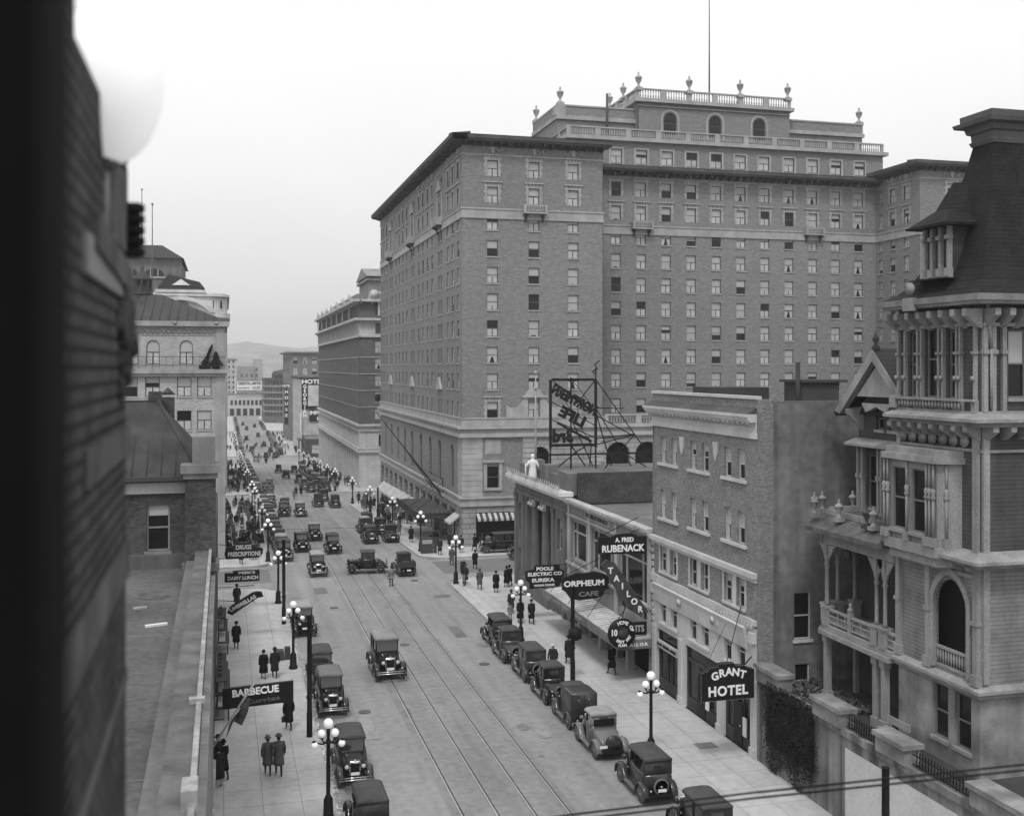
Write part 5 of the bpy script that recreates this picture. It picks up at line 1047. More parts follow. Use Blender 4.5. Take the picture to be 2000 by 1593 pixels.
for x,y in((26.45,43.4),(26.45,39.6),(26.45,39.0)):
    b=MB(); b.box(x-.13,x+.13,y-.13,y+.13,3.6,6.65); b.box(x-.19,x+.19,y-.19,y+.19,3.6,4.1); b.box(x-.18,x+.18,y-.18,y+.18,6.3,6.64); obj('lower_post',b,[mwood],MH)
for x,y in((28.3,44),(29.6,43)): b=MB(); b.box(x-.1,x+.1,y-.1,y+.1,3.6,6.65); obj('lower_post',b,[mwood],MH)
b=MB()
for y0,y1 in((39.8,43.2),(38.3,38.8)):
    b.box(26.38,26.52,y0,y1,7.75,7.85); b.box(26.4,26.5,y0,y1,7.2,7.27); b.box(26.4,26.5,y0,y1,7.5,7.55)
    for i in range(int((y1-y0)/.13)): yy=y0+.07+i*.13; b.box(26.43,26.47,yy,yy+.05,7.27,7.5)
    for i in range(int((y1-y0)/.6)): yy=y0+.3+i*.6; b.box(26.41,26.49,yy,yy+.07,7.27,7.75)
b.box(26.35,26.55,41.45,41.65,7.1,8.05); b.lathe([(.13,0),(.14,.1),(.05,.2),(.09,.3),(.02,.4)],(26.45,41.55,8.05),8)
b.box(26.9,31,44.05,44.15,7.75,7.85); 
for i in range(24): b.box(27+i*.165,27.07+i*.165,44.08,44.12,7.2,7.75)
obj('porch_railing',b,[mwood],MH)
for x,y in((25.9,43.6),(26.5,44.6),(27.0,44.75),(28.6,44.75),(26.1,41.9),(26.1,39.8),(26.1,39.3)): urn(MH,x,y,12.1,.85,mdark if x>0 and y==39.8 else mwood)
b=MB(); b.lathe([(.12,0),(.16,.15),(.14,.3),(.02,.38)],(26.6,42.0,10.3),8); b.tube((26.6,42,10.6),(26.6,42,11.3),.015); obj('porch_lantern',b,[mdark],MH)
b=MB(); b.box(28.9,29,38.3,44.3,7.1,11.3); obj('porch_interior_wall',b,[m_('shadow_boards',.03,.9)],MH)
for y in(40,42): it.append((FW(28.88,y+1)@T(.5,-.05,7.3),.9,2.6,(.3,1,0,0)))
for y in(39.6,41.6): it.append((FW(28.78,y+1)@T(.5,-.0,4.3),.8,1.8,(0,0,0,0)))
windows(MH,it,fm=m_('old_sash',.15,.7),sm=mwood)
# terrace, retaining wall, fence, ivy, bench
tg=lambda o,*a,**k: tag(o,*a,**k)
b=MB(); b.box(24.8,60,14,46,3.3,3.68); tag(obj('terrace_ground',b,[earth]),kind='structure')
RW=thing('retaining_wall','tall stained concrete retaining wall with stone piers along the right pavement','wall',(24.4,30,0))
b=MB(); b.box(24.4,24.8,14,46,0,4.0); b.box(24.33,24.4,14,46,3.75,4.05); obj('wall',b,[retw],RW)
b=MB(); b.add([(24.39,38.7,.2),(24.39,14,.2),(24.39,14,3.45),(24.39,38.7,3.3)],[(0,1,2,3)]); b.box(24.36,24.39,14,38.7,.15,.2); obj('whitewashed_panel',b,[retl],RW)
for y0,y1 in((43.9,46.0),(38.9,41.0),(34.6,36.4),(28.5,31)):
    b=MB(); b.box(24.25,24.95,y0,y1,4.0,4.6); b.box(24.15,25.05,y0-.1,y1+.1,4.6,4.78); obj('pier',b,[mstuc],RW)
def fence(y0,y1,lab):
    F=thing('iron_fence',lab,'fence',(24.55,y0,4.05)); b=MB(); n=int((y1-y0)/.17)
    for i in range(n):
        y=y0+.08+i*.17; b.box(24.54,24.57,y,y+.025,4.05,4.55); b.lathe([(.03,0),(.035,.05),(.002,.14)],(24.555,y+.012,4.55),4)
        b.path([(24.555,y,4.1),(24.555,y+.08,4.25),(24.555,y,4.4)],.012,n=3)
    b.box(24.53,24.58,y0,y1,4.45,4.48); b.box(24.53,24.58,y0,y1,4.1,4.13); obj('railing',b,[iron],F)
fence(36.5,38.8,'black spiked iron fence between the two middle stone piers'); fence(31.1,34.5,'black spiked iron fence nearest the camera on the stained wall')
def leaves(name,label,cat,n,fn,sz,m,kind=None,parent=None):
    b=MB()
    for i in range(n):
        p,nr=fn(i); p=Vector(p); u=Vector((random.gauss(0,1),random.gauss(0,1),random.gauss(0,1))).normalized(); v=u.cross(Vector(nr)+Vector((random.gauss(0,.4),random.gauss(0,.4),random.gauss(0,.4)))).normalized(); s=sz*random.uniform(.6,1.3)
        b.add([p-u*s,p-v*s*.6,p+u*s,p+v*s*.6],[(0,1,2,3)])
    o=obj(name,b,[m],parent); 
    return tag(o,label,cat,kind=kind) if parent is None else o
def ivy(i):
    t=random.random(); y=random.uniform(41.0,45.0) if t<.85 else random.uniform(40.7,45.5); top=4.25; z=top-random.betavariate(1.1,1.25)*(3.9+.4*math.sin(y*3))
    if z<1.4 and random.random()<.6: z+=1.2
    return ((24.37-random.random()*.16,y,z),(-1,0,.2))
leaves('ivy','dark ivy hanging thickly down the stained retaining wall','ivy',15000,ivy,.05,leafm)
leaves('ground_cover',None,None,2600,lambda i:((random.uniform(24.9,27.5),random.uniform(41,46),3.7+random.random()*.2),(0,0,1)),.09,m_('dry_weeds',.1,.9,var=.6,scale=5),kind='stuff')
Bn=thing('bench','wooden slatted bench on the terrace beside the mansion wall','bench',(25.9,37.6,3.7)); 
for nm,q in(('seat',(25.6,26.1,36.9,38.4,4.1,4.15)),('backrest',(26.12,26.17,36.9,38.4,4.3,4.6))): b=MB(); b.box(*q); obj(nm,b,[mwood],Bn)
for y in(37,38.25): b=MB(); b.box(25.6,26.17,y,y+.05,3.7,4.1); obj('leg',b,[iron],Bn)
# ---------------- foreground: blurred edge of the camera's own building ----------------
FB=thing('near_building','out-of-focus dark brick wall with carved stone bracket, at left edge beside the camera','building',(-.4,3.5,12))
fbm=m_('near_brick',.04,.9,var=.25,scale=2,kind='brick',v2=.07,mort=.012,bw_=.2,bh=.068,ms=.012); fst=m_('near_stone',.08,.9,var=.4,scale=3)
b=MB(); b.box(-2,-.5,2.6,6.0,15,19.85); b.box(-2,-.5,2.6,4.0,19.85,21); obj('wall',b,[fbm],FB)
b=MB(); b.box(-2,-.485,2.3,6.03,17.6,17.8); b.box(-2,-.49,2.3,6.02,17.05,17.12); obj('string_course',b,[fst],FB)
b=MB(); b.box(-1,-.48,4.2,6.02,18.25,18.4); obj('sill',b,[fst],FB)
b=MB(); b.lathe([(.3,0),(.3,.5)],(-.785,5.05,19.22),16); b.box(-.6,-.48,4.2,5.95,19.05,19.2); obj('pilaster_shaft',b,[m_('near_shaft',.2,.8)],FB)
b=MB(); b.box(-.6,-.49,5.2,6.01,19.3,19.75); b.prismx([(4.4,19.16),(6.02,19.08),(6.02,19.2),(4.4,19.3)],-.55,-.46); obj('cornice_block',b,[fst],FB)
for k in range(5): b=MB(); b.lathe([(.001,-.16),(.03,-.15),(.032,.0),(.02,.03),(.001,.032)],(-.435,6.0,19.31+k*.058),8,ax='x'); obj('bead',b,[m_('near_dark',.02,.9)],FB)
rnd=random.Random(3)
for k in range(26):
    b=MB(); z=19.15-.62*k/26; s=.045+.05*math.sin(PI*(k+2)/28)+.015*rnd.random(); b.sphere((-.545+rnd.uniform(-.01,.03),5.45+.45*rnd.random(),z),s,7,sz=rnd.uniform(.6,1.2)); obj('carved_leaf',b,[m_('near_carving',.04,.9,var=.6,scale=14)],FB)
b=MB(); b.sphere((-.53,5.7,19.75),.075,8); obj('carved_boss',b,[MATS['near_carving']],FB)
b=MB(); b.box(-.45,-.168,1.1,1.24,16.5,20.5); b.box(-.44,-.22,1.24,1.7,16.5,20.5); obj('window_casing',b,[m_('casing_black',.004,1.0,spec=.1)],FB)
GL=thing('wall_globe_lamp','large blurred white globe lamp on the near wall, top left','lamp',(-.5,5,19.6))
b=MB(); b.sphere((-.48,5.0,19.95),.225,24,sz=1.6); o=obj('globe',b,[m_('near_globe',.85,.5,var=.02,fine=0,emis=.25)],GL)
b=MB(); b.lathe([(.05,0),(.07,.04),(.02,.06)],(-.5,5.0,19.57),10); obj('bracket',b,[fst],GL)
# ---------------- vehicles ----------------
def rrect(hw,z0,z1,y,r=.1,top=True,taper=1.0):
    pts=[]; r=min(r,hw*.9,(z1-z0)*.45); n=3
    for i in range(n+1): a=PI/2*i/n; pts.append((hw*taper-r+r*math.cos(a),y,z1-r+r*math.sin(a)))
    for i in range(n+1): a=PI/2+PI/2*i/n; pts.append((-hw*taper+r+r*math.cos(a),y,z1-r+r*math.sin(a)))
    return pts+[(-hw,y,z0),(hw,y,z0)]
def wheel(parent,x,y,r=.38,sp=True,tm=None,name='wheel',z=None,rot=0,cover=None):
    z=r if z is None else z; key=('wh',r,(tm or tyre).name,cover.name if cover else '')
    if key not in PR:
        t=MB(); t.lathe([(r*.8,-.045),(r*.95,-.05),(r,0),(r*.95,.05),(r*.8,.045),(r*.78,0),(r*.8,-.045)],(0,0,0),18,ax='x')
        s=MB(); s.lathe([(.001,-.05),(.06,-.05),(.06,.05),(.001,.05)],(0,0,0),8,ax='x'); s.lathe([(r*.7,-.03),(r*.79,-.035),(r*.79,.035),(r*.7,.03),(r*.7,-.03)],(0,0,0),16,ax='x')
        for i in range(10): a=2*PI*i/10; s.tube((0,.04*math.cos(a),.04*math.sin(a)),(0,r*.74*math.cos(a),r*.74*math.sin(a)),.017,n=4)
        if cover: s.lathe([(.001,-.07),(r*.97,-.07),(r*1.02,0),(r*.97,.065),(.001,.065)],(0,0,0),18,ax='x')
        PR[key]=(t.mesh('tyre',[tm or tyre]),s.mesh('rim',[cover or spoke]))
    a,c=PR[key]; o=bpy.data.objects.new(name,a); COL.objects.link(o); o.parent=parent; o.matrix_basis=T(x,y,z)@Matrix.Rotation(rot,4,'Z'); WM[o.name]=WM[parent.name]@o.matrix_basis
    child('rim',c,o); return o
def C(name,mb,mats,parent): return child(name,mb.mesh(name,mats if isinstance(mats,list) else [mats]),parent)
def make_car(kind,paint,top,label,k=1.0,far=False,plate_=True,tm=None):
    """car standing at the origin, front towards +Y"""
    root=thing({'van':'delivery_van','truck':'open_truck'}.get(kind,'motor_car'),label,'van' if kind=='van' else ('truck' if kind=='truck' else 'car'))
    hb=MB(); hb.loft([rrect(.27,.62,1.17,1.5,.12),rrect(.3,.6,1.19,1.3,.13),rrect(.4,.56,1.22,.75,.16),rrect(.52,.5,1.27,.42,.2)]); 
    for s in(-1,1):
        for i in range(6): hb.box(min(s*.33,s*.4),max(s*.33,s*.4),.7+i*.09,.73+i*.09,.75,1.02)
    C('bonnet',hb,paint,root)
    g=MB(); g.loft([rrect(.26,.55,1.19,1.56,.1),rrect(.28,.55,1.2,1.5,.1)]); g.lathe([(.05,0),(.05,.05),(.02,.08)],(0,1.53,1.19),7); C('radiator_shell',g,chrome if kind in('sedan','roadster') else paint,root)
    g=MB(); g.box(-.2,.2,1.562,1.57,.62,1.1); C('radiator',g,black,root)
    rear={'sedan':-1.45,'coupe':-.75,'touring':-1.5,'roadster':-.55,'van':-1.75,'truck':-.35}[kind]; zt=1.92 if kind!='roadster' else 1.8; zb=1.25
    b=MB(); b.loft([rrect(.53,.5,zb+.03,.45,.1),rrect(.62,.48,zb+.02,.2,.1),rrect(.67,.48,zb,-.4,.08),rrect(.67,.48,zb,rear+.25,.08),rrect(.62,.5,zb-.02,rear,.12)])
    if kind in('coupe','roadster'): b.loft([rrect(.62,.5,1.2,rear+.1,.15),rrect(.58,.5,1.12,rear-.4,.2),rrect(.5,.55,.88,rear-.8,.2),rrect(.42,.58,.72,rear-.95,.1)])
    C('body',b,paint,root)
    ws=.35
    if kind=='van':
        v=MB(); v.loft([rrect(.7,.6,1.95,-.25,.12),rrect(.72,.55,1.97,-.6,.12),rrect(.72,.55,1.97,-1.7,.12),rrect(.7,.56,1.95,-1.78,.12)]); C('cargo_box',v,paint,root)
        for s in(-1,1): v=MB(); v.lathe([(.001,-.012),(.11,-.012),(.11,.0)],(0,0,0),14,ax='y'); o=C('rear_window',v,carglass,root); o.matrix_basis=T(s*.28,-1.79,1.5)@Matrix.Diagonal((.9,1,1.35,1))
        v=MB(); v.box(-.5,.5,-1.8,-1.781,1.1,1.13); v.box(-.012,.012,-1.8,-1.781,.65,1.85); C('door_trim',v,black,root); zr=rear=-.3
    if kind=='truck':
        v=MB(); v.box(-.72,.72,-1.9,-.4,.85,.92); v.box(-.74,-.7,-1.9,-.4,.92,1.35); v.box(.7,.74,-1.9,-.4,.92,1.35); v.box(-.7,.7,-1.9,-1.86,.92,1.35); C('load_bed',v,paint,root)
    # glasshouse
    x=.6; pil=MB(); gl=MB()
    pil.tube((x-.06,ws+.06,zb),(x-.04,ws-.06,zt-.12),.035,n=5); pil.tube((-x+.06,ws+.06,zb),(-x+.04,ws-.06,zt-.12),.035,n=5)
    r2=rear+.02
    if kind in('sedan','coupe','van','truck'):
        for yy in([-.45,-.5] if kind=='sedan' else [-.15]): 
            for s in(-1,1): pil.box(s*x-.03,s*x+.03,yy-.05,yy+.05,zb,zt-.1)
        pil.box(-x-.03,x+.03,r2,r2+.1,zb,1.45); pil.box(-x-.03,x+.03,r2,r2+.1,1.68,zt-.08)
        for s in(-1,1): pil.box(min(s*.27,s*(x+.03)),max(s*.27,s*(x+.03)),r2,r2+.1,1.45,1.68)
        if kind=='sedan':
            for s in(-1,1): pil.box(s*x-.03,s*x+.03,r2+.1,r2+.3,zb,zt-.1)
        gs=MB(); gs.box(-.27,.27,r2+.03,r2+.05,1.45,1.68); C('rear_window',gs,carglass,root)
        for s in(-1,1): gs=MB(); gs.box(s*(x-.02)-.01,s*(x-.02)+.01,r2+.1,ws-.02,zb,zt-.1); C('side_window',gs,carglass,root)
    else:
        cur=MB(); cur.loft([rrect(x+.04,zb-.05,zt-.02,r2+.02,.12),rrect(x+.04,zb-.05,zt,r2+.1,.12)])
        if kind=='touring':
            for s in(-1,1): cur.prismx([(r2+.05,zb),(r2+.6,zb),(r2+.25,zt-.1),(r2+.05,zt-.1)],s*x-.02,s*x+.02); hb_=MB(); hb_.box(s*x-.015,s*x+.015,-.35,-.3,zb,zt-.1); C('hood_bow',hb_,black,root)
        else:
            for s in(-1,1): cur.box(s*x-.015,s*x+.015,r2+.05,r2+.45,zb,zt-.1)
        C('rear_curtain',cur,top,root); gs=MB(); gs.box(-.2,.2,r2-.01,r2+.01,1.5,1.62); C('rear_window',gs,carglass,root)
        gs=MB(); gs.box(-.56,.56,r2+.3,ws-.3,zb-.02,zb+.02); gs.box(-.5,.5,-.6,-.45,zb,zb+.3); C('seat',gs,black,root)
    C('pillars',pil,paint,root)
    gs=MB(); gs.add([(-x+.06,ws+.05,zb+.02),(x-.06,ws+.05,zb+.02),(x-.05,ws-.06,zt-.12),(-x+.05,ws-.06,zt-.12)],[(0,1,2,3)]); C('windscreen',gs,carglass,root)
    t=MB(); rr=rear if kind!='van' else -.35
    t.loft([[(sx*(x+.03),y,z) for sx,z in((1,zt-.12),(1,zt-.04),(.8,zt+.03),(.3,zt+.06),(-.3,zt+.06),(-.8,zt+.03),(-1,zt-.04),(-1,zt-.12))] for y in(ws+.14,ws+.05,-.2,rr+.1,rr-.02)])
    C('roof',t,top,root)
    # wings, running boards
    for s in(-1,1):
        for nm,yc,a0,a1 in(('front_wing',1.22,-10,165),('rear_wing',-1.25,15,185)):
            f=MB(); P=[]; n=9; R_=.47
            for i in range(n+1):
                a=R(a0+(a1-a0)*i/n); P.append((yc+R_*math.cos(a)*1.05,.4+R_*math.sin(a)))
            if nm=='front_wing': P=P+[(yc-.62,.42),(yc-.75,.36)]
            else: P=[(yc+.62,.36)]+P
            rings=[]
            for y,z in P: rings.append([(s*.5,y,z-.03),(s*.55,y,z+.02),(s*.68,y,z+.035),(s*.82,y,z-.02),(s*.82,y,z-.045),(s*.66,y,z+.01)])
            f.loft(rings); C(nm,f,paint if kind!='x' else black,root)
        f=MB(); f.box(min(s*.6,s*.83),max(s*.6,s*.83),-.7,.55,.34,.38); C('running_board',f,m_('running_board',.13,.6),root)
        for y in(1.22,-1.25): wheel(root,s*.7,y,tm=tm)
        f=MB(); f.lathe([(.02,-.12),(.1,-.08),(.115,.02),(.11,.05)],(s*.37,1.6,.98),9,ax='y'); f.tube((s*.37,1.5,.9),(s*.3,1.45,.6),.02,n=4); h=C('headlight',f,paint,root); f=MB(); f.lathe([(.105,.05),(.06,.075),(.001,.085)],(s*.37,1.6,.98),9,ax='y'); C('lens',f,lens,h)
    f=MB(); f.box(-.5,.5,-1.9,1.5,.42,.5); f.tube((-.7,1.22,.38),(.7,1.22,.38),.04,n=5); f.tube((-.7,-1.25,.38),(.7,-1.25,.38),.05,n=5); C('chassis',f,black,root)
    if kind in('sedan','roadster'):
        f=MB(); f.tube((-.75,1.95,.5),(.75,1.95,.5),.03,n=5); f.tube((-.75,1.93,.6),(.75,1.93,.6),.02,n=5); [f.tube((s*.4,1.93,.5),(s*.4,1.5,.5),.02,n=4) for s in(-1,1)]; C('bumper',f,chrome,root)
    yr={'sedan':-1.62,'coupe':-1.78,'touring':-1.67,'roadster':-1.6,'van':-1.9,'truck':-1.98}[kind]
    if kind not in('van','truck'): wheel(root,.05,yr-.02,.36,name='spare_wheel',z=.78,rot=PI/2,tm=tm,cover=MATS['car_dark_grey'] if kind=='roadster' else None)
    if plate_:
        f=MB(); f.box(-.19,.19,1.63,1.64,.6,.73); C('number_plate',f,plate,root); f=MB(); px=-.45 if kind in('roadster',) else .05; f.box(px-.19,px+.19,yr-.15,yr-.14,.6,.73); C('number_plate',f,plate,root)
        f=MB(); f.sphere((-.42,yr-.02,.62),.05,6); C('tail_lamp',f,lens,root)
    index_kids(root); return root
protos={}
def place_car(kind,pi,top,x,y,rz,label,group=None,sx=1.0):
    key=(kind,pi,top.name)
    if key not in protos: o=make_car(kind,carm[pi],top,label); protos[key]=o
    else: o=copy_tree(protos[key])
    sl_=math.atan(.038) if 101<y<350 else 0
    M=T(x,y,gz(y))@Matrix.Rotation(-sl_,4,'X')@Matrix.Rotation(rz,4,'Z')@Matrix.Diagonal((sx,sx,sx,1)); o.matrix_basis=M; WM[o.name]=M
    for kk in('label','group'): 
        if kk in o.keys(): del o[kk]
    tag(o,label,None,group)
    return o
DN=PI; UP=0   # DN: front towards the camera
gp='cars parked along the right kerb'; 
place_car('touring',1,topm,18.05,44.5,UP,'grey touring car with curved fabric top, nearest fully visible on the right kerb',gp)
place_car('roadster',2,topl,17.9,50.0,UP,'pale-topped roadster with round covered spare wheel on its ribbed rear deck',gp,1.04)
place_car('van',1,topm,17.95,54.3,UP,'boxy delivery van with two oval rear windows',gp)
place_car('coupe',0,topm,17.95,58.5,UP,'small black coupe with rear spare wheel, parked directly ahead of the boxy van',gp)
place_car('sedan',1,topm,17.98,62.9,UP,'dark square-backed sedan parked third ahead of the pale-topped roadster',gp)
place_car('coupe',1,topm,17.8,67.2,UP,'grey coupe parked second from the far end of the right kerb line',gp)
place_car('touring',0,topm,18.0,70.9,UP,'black touring car at the far end of the right kerb line, near the small family',gp)
place_car('sedan',0,topm,18.3,39.2,UP,'black sedan cut off by the bottom edge, right side',gp)
gp='cars parked along the left kerb'
place_car('touring',0,topm,5.6,43.2,UP,'grey rounded car roof at the very bottom edge, left of the tram tracks',gp)
place_car('sedan',1,topm,5.65,49.6,DN,'dark car with bright headlights facing the camera, beside the nearest left lamp',gp)
place_car('sedan',0,m_('car_mid_top',.13,.7),5.65,59.6,DN,'black car with flat bumper and wide grey roof, parked behind the tall dark post',gp,1.03)
place_car('touring',1,topm,5.6,64.6,DN,'dark open-sided touring car squeezed behind the grey-roofed car',gp)
place_car('touring',0,topl,5.45,77.2,DN,'light-roofed car facing the camera behind the second left lamp',gp)
gt='cars driving on the street'
place_car('sedan',0,m_('sedan_grey_top',.2,.6),9.6,65.6,DN,'large car with pale grey roof driving towards the camera beside the tram rails',gt,1.18)
place_car('sedan',0,topl,8.2,98.6,DN,'white-roofed sedan entering the junction alongside the left rail',gt)
place_car('touring',0,topm,10.9,112.2,DN,'black touring car with shiny radiator, following the white-roofed sedan',gt)
place_car('van',0,topm,7.9,114.6,DN,'tall black box van coming down the left lane into the junction',gt)
place_car('coupe',0,topl,9.95,123.8,DN,'black car with polished bumper straddling the left tram track beyond the junction',gt)
place_car('coupe',0,topm,12.55,98.3,PI/2-.08,'black coupe seen side-on, crossing the tram tracks in the middle of the junction',gt,1.05)
place_car('truck',1,topm,15.8,97.0,UP+.05,'boxy truck seen from behind with round spare wheel, right of the crossing coupe',gt)
place_car('touring',0,topm,15.65,119.4,UP,'dark touring car double-parked by the big hotel, left of its neighbour',gt)
place_car('coupe',0,topm,18.0,119.7,UP,'black coupe at the kerb by the hotel corner',gt)
place_car('sedan',0,topm,17.9,127.5,UP,'shiny black sedan with ringed spare wheel outside the hotel canopy',gt)
place_car('sedan',1,topl,16.3,129.5,UP,'grey sedan boxed in between parked cars outside the hotel',gt)
place_car('touring',1,topm,17.2,134.5,UP,'open-topped car furthest along the hotel kerb',gt)
place_car('sedan',0,topm,27.0,106.2,PI/2,'black sedan side-on against the pavement under the striped awning',gt,1.1)
place_car('coupe',0,topm,28.6,101.5,PI/2,'black car half hidden by the classical corner building in the side street',gt)
place_car('sedan',0,topl,10.3,152,DN,'pale-roofed car on the left track well beyond the junction',gt)
place_car('touring',0,topm,8.1,153,DN,'black car level with the pale-roofed one, nearer the left kerb',gt)
place_car('sedan',0,topm,8.6,159.5,DN,'black car immediately behind the pair of approaching cars',gt)
place_car('sedan',0,topl,6.9,167.5,DN,'light-roofed car leaving the left kerb beyond the third lamp',gt)
place_car('sedan',0,topm,7.3,180,DN,'black car crossing the second junction towards the camera',gt)
place_car('touring',0,topm,7.3,196,DN,'dark car just beyond the second junction in the left lane',gt)
place_car('coupe',0,topl,8.3,207,DN,'small car with light roof in the left lane beyond the second junction',gt)
place_car('sedan',0,topm,5.9,214,DN,'dark car turning near the left kerb beyond the second junction',gt)
place_car('sedan',0,topm,16.2,164,UP,'lone black sedan seen from behind by the second hotel corner',gt)
place_car('truck',1,topm,13.9,166.5,UP,'dark truck in the right lane left of the lone sedan',gt)
place_car('sedan',0,topm,15.6,176,UP,'dark car tailing into the second junction from the right lane',gt)
place_car('touring',0,topm,15.0,195.5,UP,'car with pale luggage on top passing the white-based office block',gt)
place_car('sedan',1,topm,14.4,203,UP,'dark car ahead of the one with pale luggage',gt)
place_car('sedan',0,topm,14.5,219,UP,'black car alone in the right lane beside the office block',gt)
place_car('van',0,topm,12.9,236,UP,'far black van over the right rails',gt)
place_car('sedan',0,topm,15.6,252,UP,'dark car on the right just short of the third junction',gt)
place_car('sedan',0,topm,12.4,258,UP,'dark car over the tracks just short of the third junction',gt)
place_car('sedan',1,topl,8.9,312,DN,'single small car alone in the third junction',gt)
gp='dark cars parked nose to tail along the far kerbs'
lab_l='small dark car in the long parked line on the left kerb beyond the junction'; lab_r='small dark car parked against the right kerb beside the white-based office block'; lab_f='tiny dark car on the far part of the street'
kinds=['sedan','touring','sedan','coupe']
y=108.5; i=0
while y<168: place_car(kinds[i%4],[0,1,0,0,1][i%5],[topm,topl,topm,topm,MATS['car_mid_top']][i%5],5.75+random.uniform(-.1,.1),y,DN,lab_l,gp); y+=4.75; i+=1
y=197
while y<296: place_car(kinds[i%4],[0,1,0][i%3],[topm,topl,topm][i%3],5.75,y,DN,lab_l,gp); y+=5.0; i+=1
y=197
while y<262: place_car(kinds[i%4],[0,1,0][i%3],[topm,topm,topl][i%3],17.9,y,UP,lab_r,gp); y+=5.2; i+=1
for x in(16.2,): 
    for y in(199,205,211): place_car(kinds[i%4],0,topm,x,y,UP,lab_r,gp); i+=1
# far cars: same meshes joined, no parts
fb=MB(); fb.loft([rrect(.6,.35,1.1,1.9,.15),rrect(.62,.35,1.25,.5,.15),rrect(.68,.35,1.25,.3,.1),rrect(.68,.35,1.25,-1.7,.1)]); fb.loft([rrect(.6,1.25,1.85,.35,.1),rrect(.62,1.25,1.9,-1.6,.12)]); fb.box(-.8,.8,-1.8,1.7,.3,.5)
for s in(-1,1):
    for yy in(1.2,-1.2): fb.lathe([(.36,-.05),(.36,.05)],(s*.72,yy,.37),10,ax='x')
fm1=fb.mesh('motor_car',[carm[0]]); fm2=fb.mesh('motor_car',[carm[2]])
for x,ys in((5.8,range(356,466,6)),(17.9,range(356,466,6)),(6,range(492,600,7)),(17.8,range(492,560,7))):
    for y in ys:
        if random.random()<.8: tag(obj('motor_car',random.choice([fm1,fm1,fm2]),None,None,T(x,y,gz(y))),lab_f,'car',gp)
for x,y in((9,372),(14,395),(8.5,430),(10,500),(13.5,450),(15,366),(9,540),(14,520),(16,345),(15,335),(12.5,338)): tag(obj('motor_car',fm1,None,None,T(x,y,gz(y))),lab_f,'car',gp)

# ---------------- street lamps and poles ----------------
lm=thing('street_lamp','x','street lamp')
b=MB(); b.lathe([(.27,0),(.27,.12),(.21,.2),(.19,.85),(.14,.95),(.09,1.05),(.08,3.1),(.12,3.15),(.09,3.3)],(0,0,0),8); b.lathe([(.06,3.3),(.08,3.7),(.1,3.76)],(0,0,0),8); C('pole',b,iron,lm)
b=MB()
for s in(-1,1):
    b.path([(0,0,3.2),(s*.25,0,3.12),(s*.5,0,3.2),(s*.6,0,3.28)],.035,n=5); b.path([(0,0,3.2),(s*.18,0,3.18),(s*.27,0,3.35)],.035,n=5); b.lathe([(.07,0),(.09,.05)],(s*.27,0,3.34),8); b.lathe([(.06,0),(.1,.04)],(s*.58,0,3.22),8)
    b.tube((0,s*.3,3.2),(0,0,3.2),.03,n=5)
C('arms',b,iron,lm)
def gl(x,z,r): g=MB(); g.sphere((x,0,z),r,12); C('globe',g,globe,lm)
gl(0,3.95,.21); gl(-.27,3.55,.175); gl(.27,3.55,.175); gl(-.55,3.1,.15); gl(.55,3.1,.15)
index_kids(lm); first=True
LN='five globe lamp on the left kerb, '; RN='five globe lamp on right kerb, '
lamps=[(4.15,44.6,LN+'nearest the camera'),(4.15,67.6,LN+'second from the camera, beside a dark post'),(4.15,86.6,LN+'third, next to the tall dark post'),(4.15,106.8,LN+'first beyond the junction'),(4.1,122,LN+'second beyond the junction'),(4.1,136,LN+'third beyond the junction'),(4.1,151,LN+'fourth beyond the junction'),(4.1,165,LN+'fifth beyond the junction'),
(19.6,47.6,RN+'in front of the small hotel entrance'),(19.5,70.4,RN+'before the theatre canopy, near the family'),(19.3,90.6,RN+'at the classical building corner'),(19.6,109.4,RN+'at the big hotel corner'),(19.5,127.9,RN+'beside the hotel canopy'),(19.4,147.5,RN+'among the crowd along the hotel'),(19.3,167.5,RN+'at the far hotel corner'),(19.3,194.5,RN+'at the white-based office corner'),(19.3,209,RN+'second along the office block')]
for i,(x,y,lb) in enumerate(lamps):
    o=lm if i==0 else copy_tree(lm); o.matrix_basis=T(x,y,gz(y)+.15); WM[o.name]=o.matrix_basis.copy(); tag(o,lb,None,'five globe street lamps')
for x in(4.1,19.3):
    for y in ((199,215,231,247,263,279,294) if x<5 else (225,241,257,273,290))+((356,375,394,413) if x<5 else (356,375,394)):
        o=copy_tree(lm); o.matrix_basis=T(x,y,gz(y)+.15); WM[o.name]=o.matrix_basis.copy(); tag(o,'far five globe lamp in the rows along the distant pavements',None,'five globe street lamps')
for x,y,h,lb,box in((4.17,54.9,6.1,'tall dark plain post on the left kerb near the bottom',0),(4.2,79.5,6.1,'tall dark post beside the third left lamp',0),(19.95,60.5,5.6,'dark post with a thick collar box in front of the theatre canopy',1),(19.95,29.4,6.1,'short visible top of a dark post at the lower right edge',0),(19.3,139,4.5,'thin dark post on the hotel pavement',0)):
    P_=thing('trolley_post',lb,'post',(x,y,gz(y)+.15)); b=MB(); b.lathe([(.15,0),(.15,1.2),(.125,1.25),(.12,h-.02),(.13,h)],(x,y,gz(y)+.15),9); b.lathe([(.17,0),(.17,.1)],(x,y,gz(y)+2.1),9); obj('shaft',b,[iron],P_)
    if box: b=MB(); b.lathe([(.2,0),(.4,.15),(.4,.6),(.2,.75)],(x+.15,y,2.6),9); obj('signal_box',b,[iron],P_)
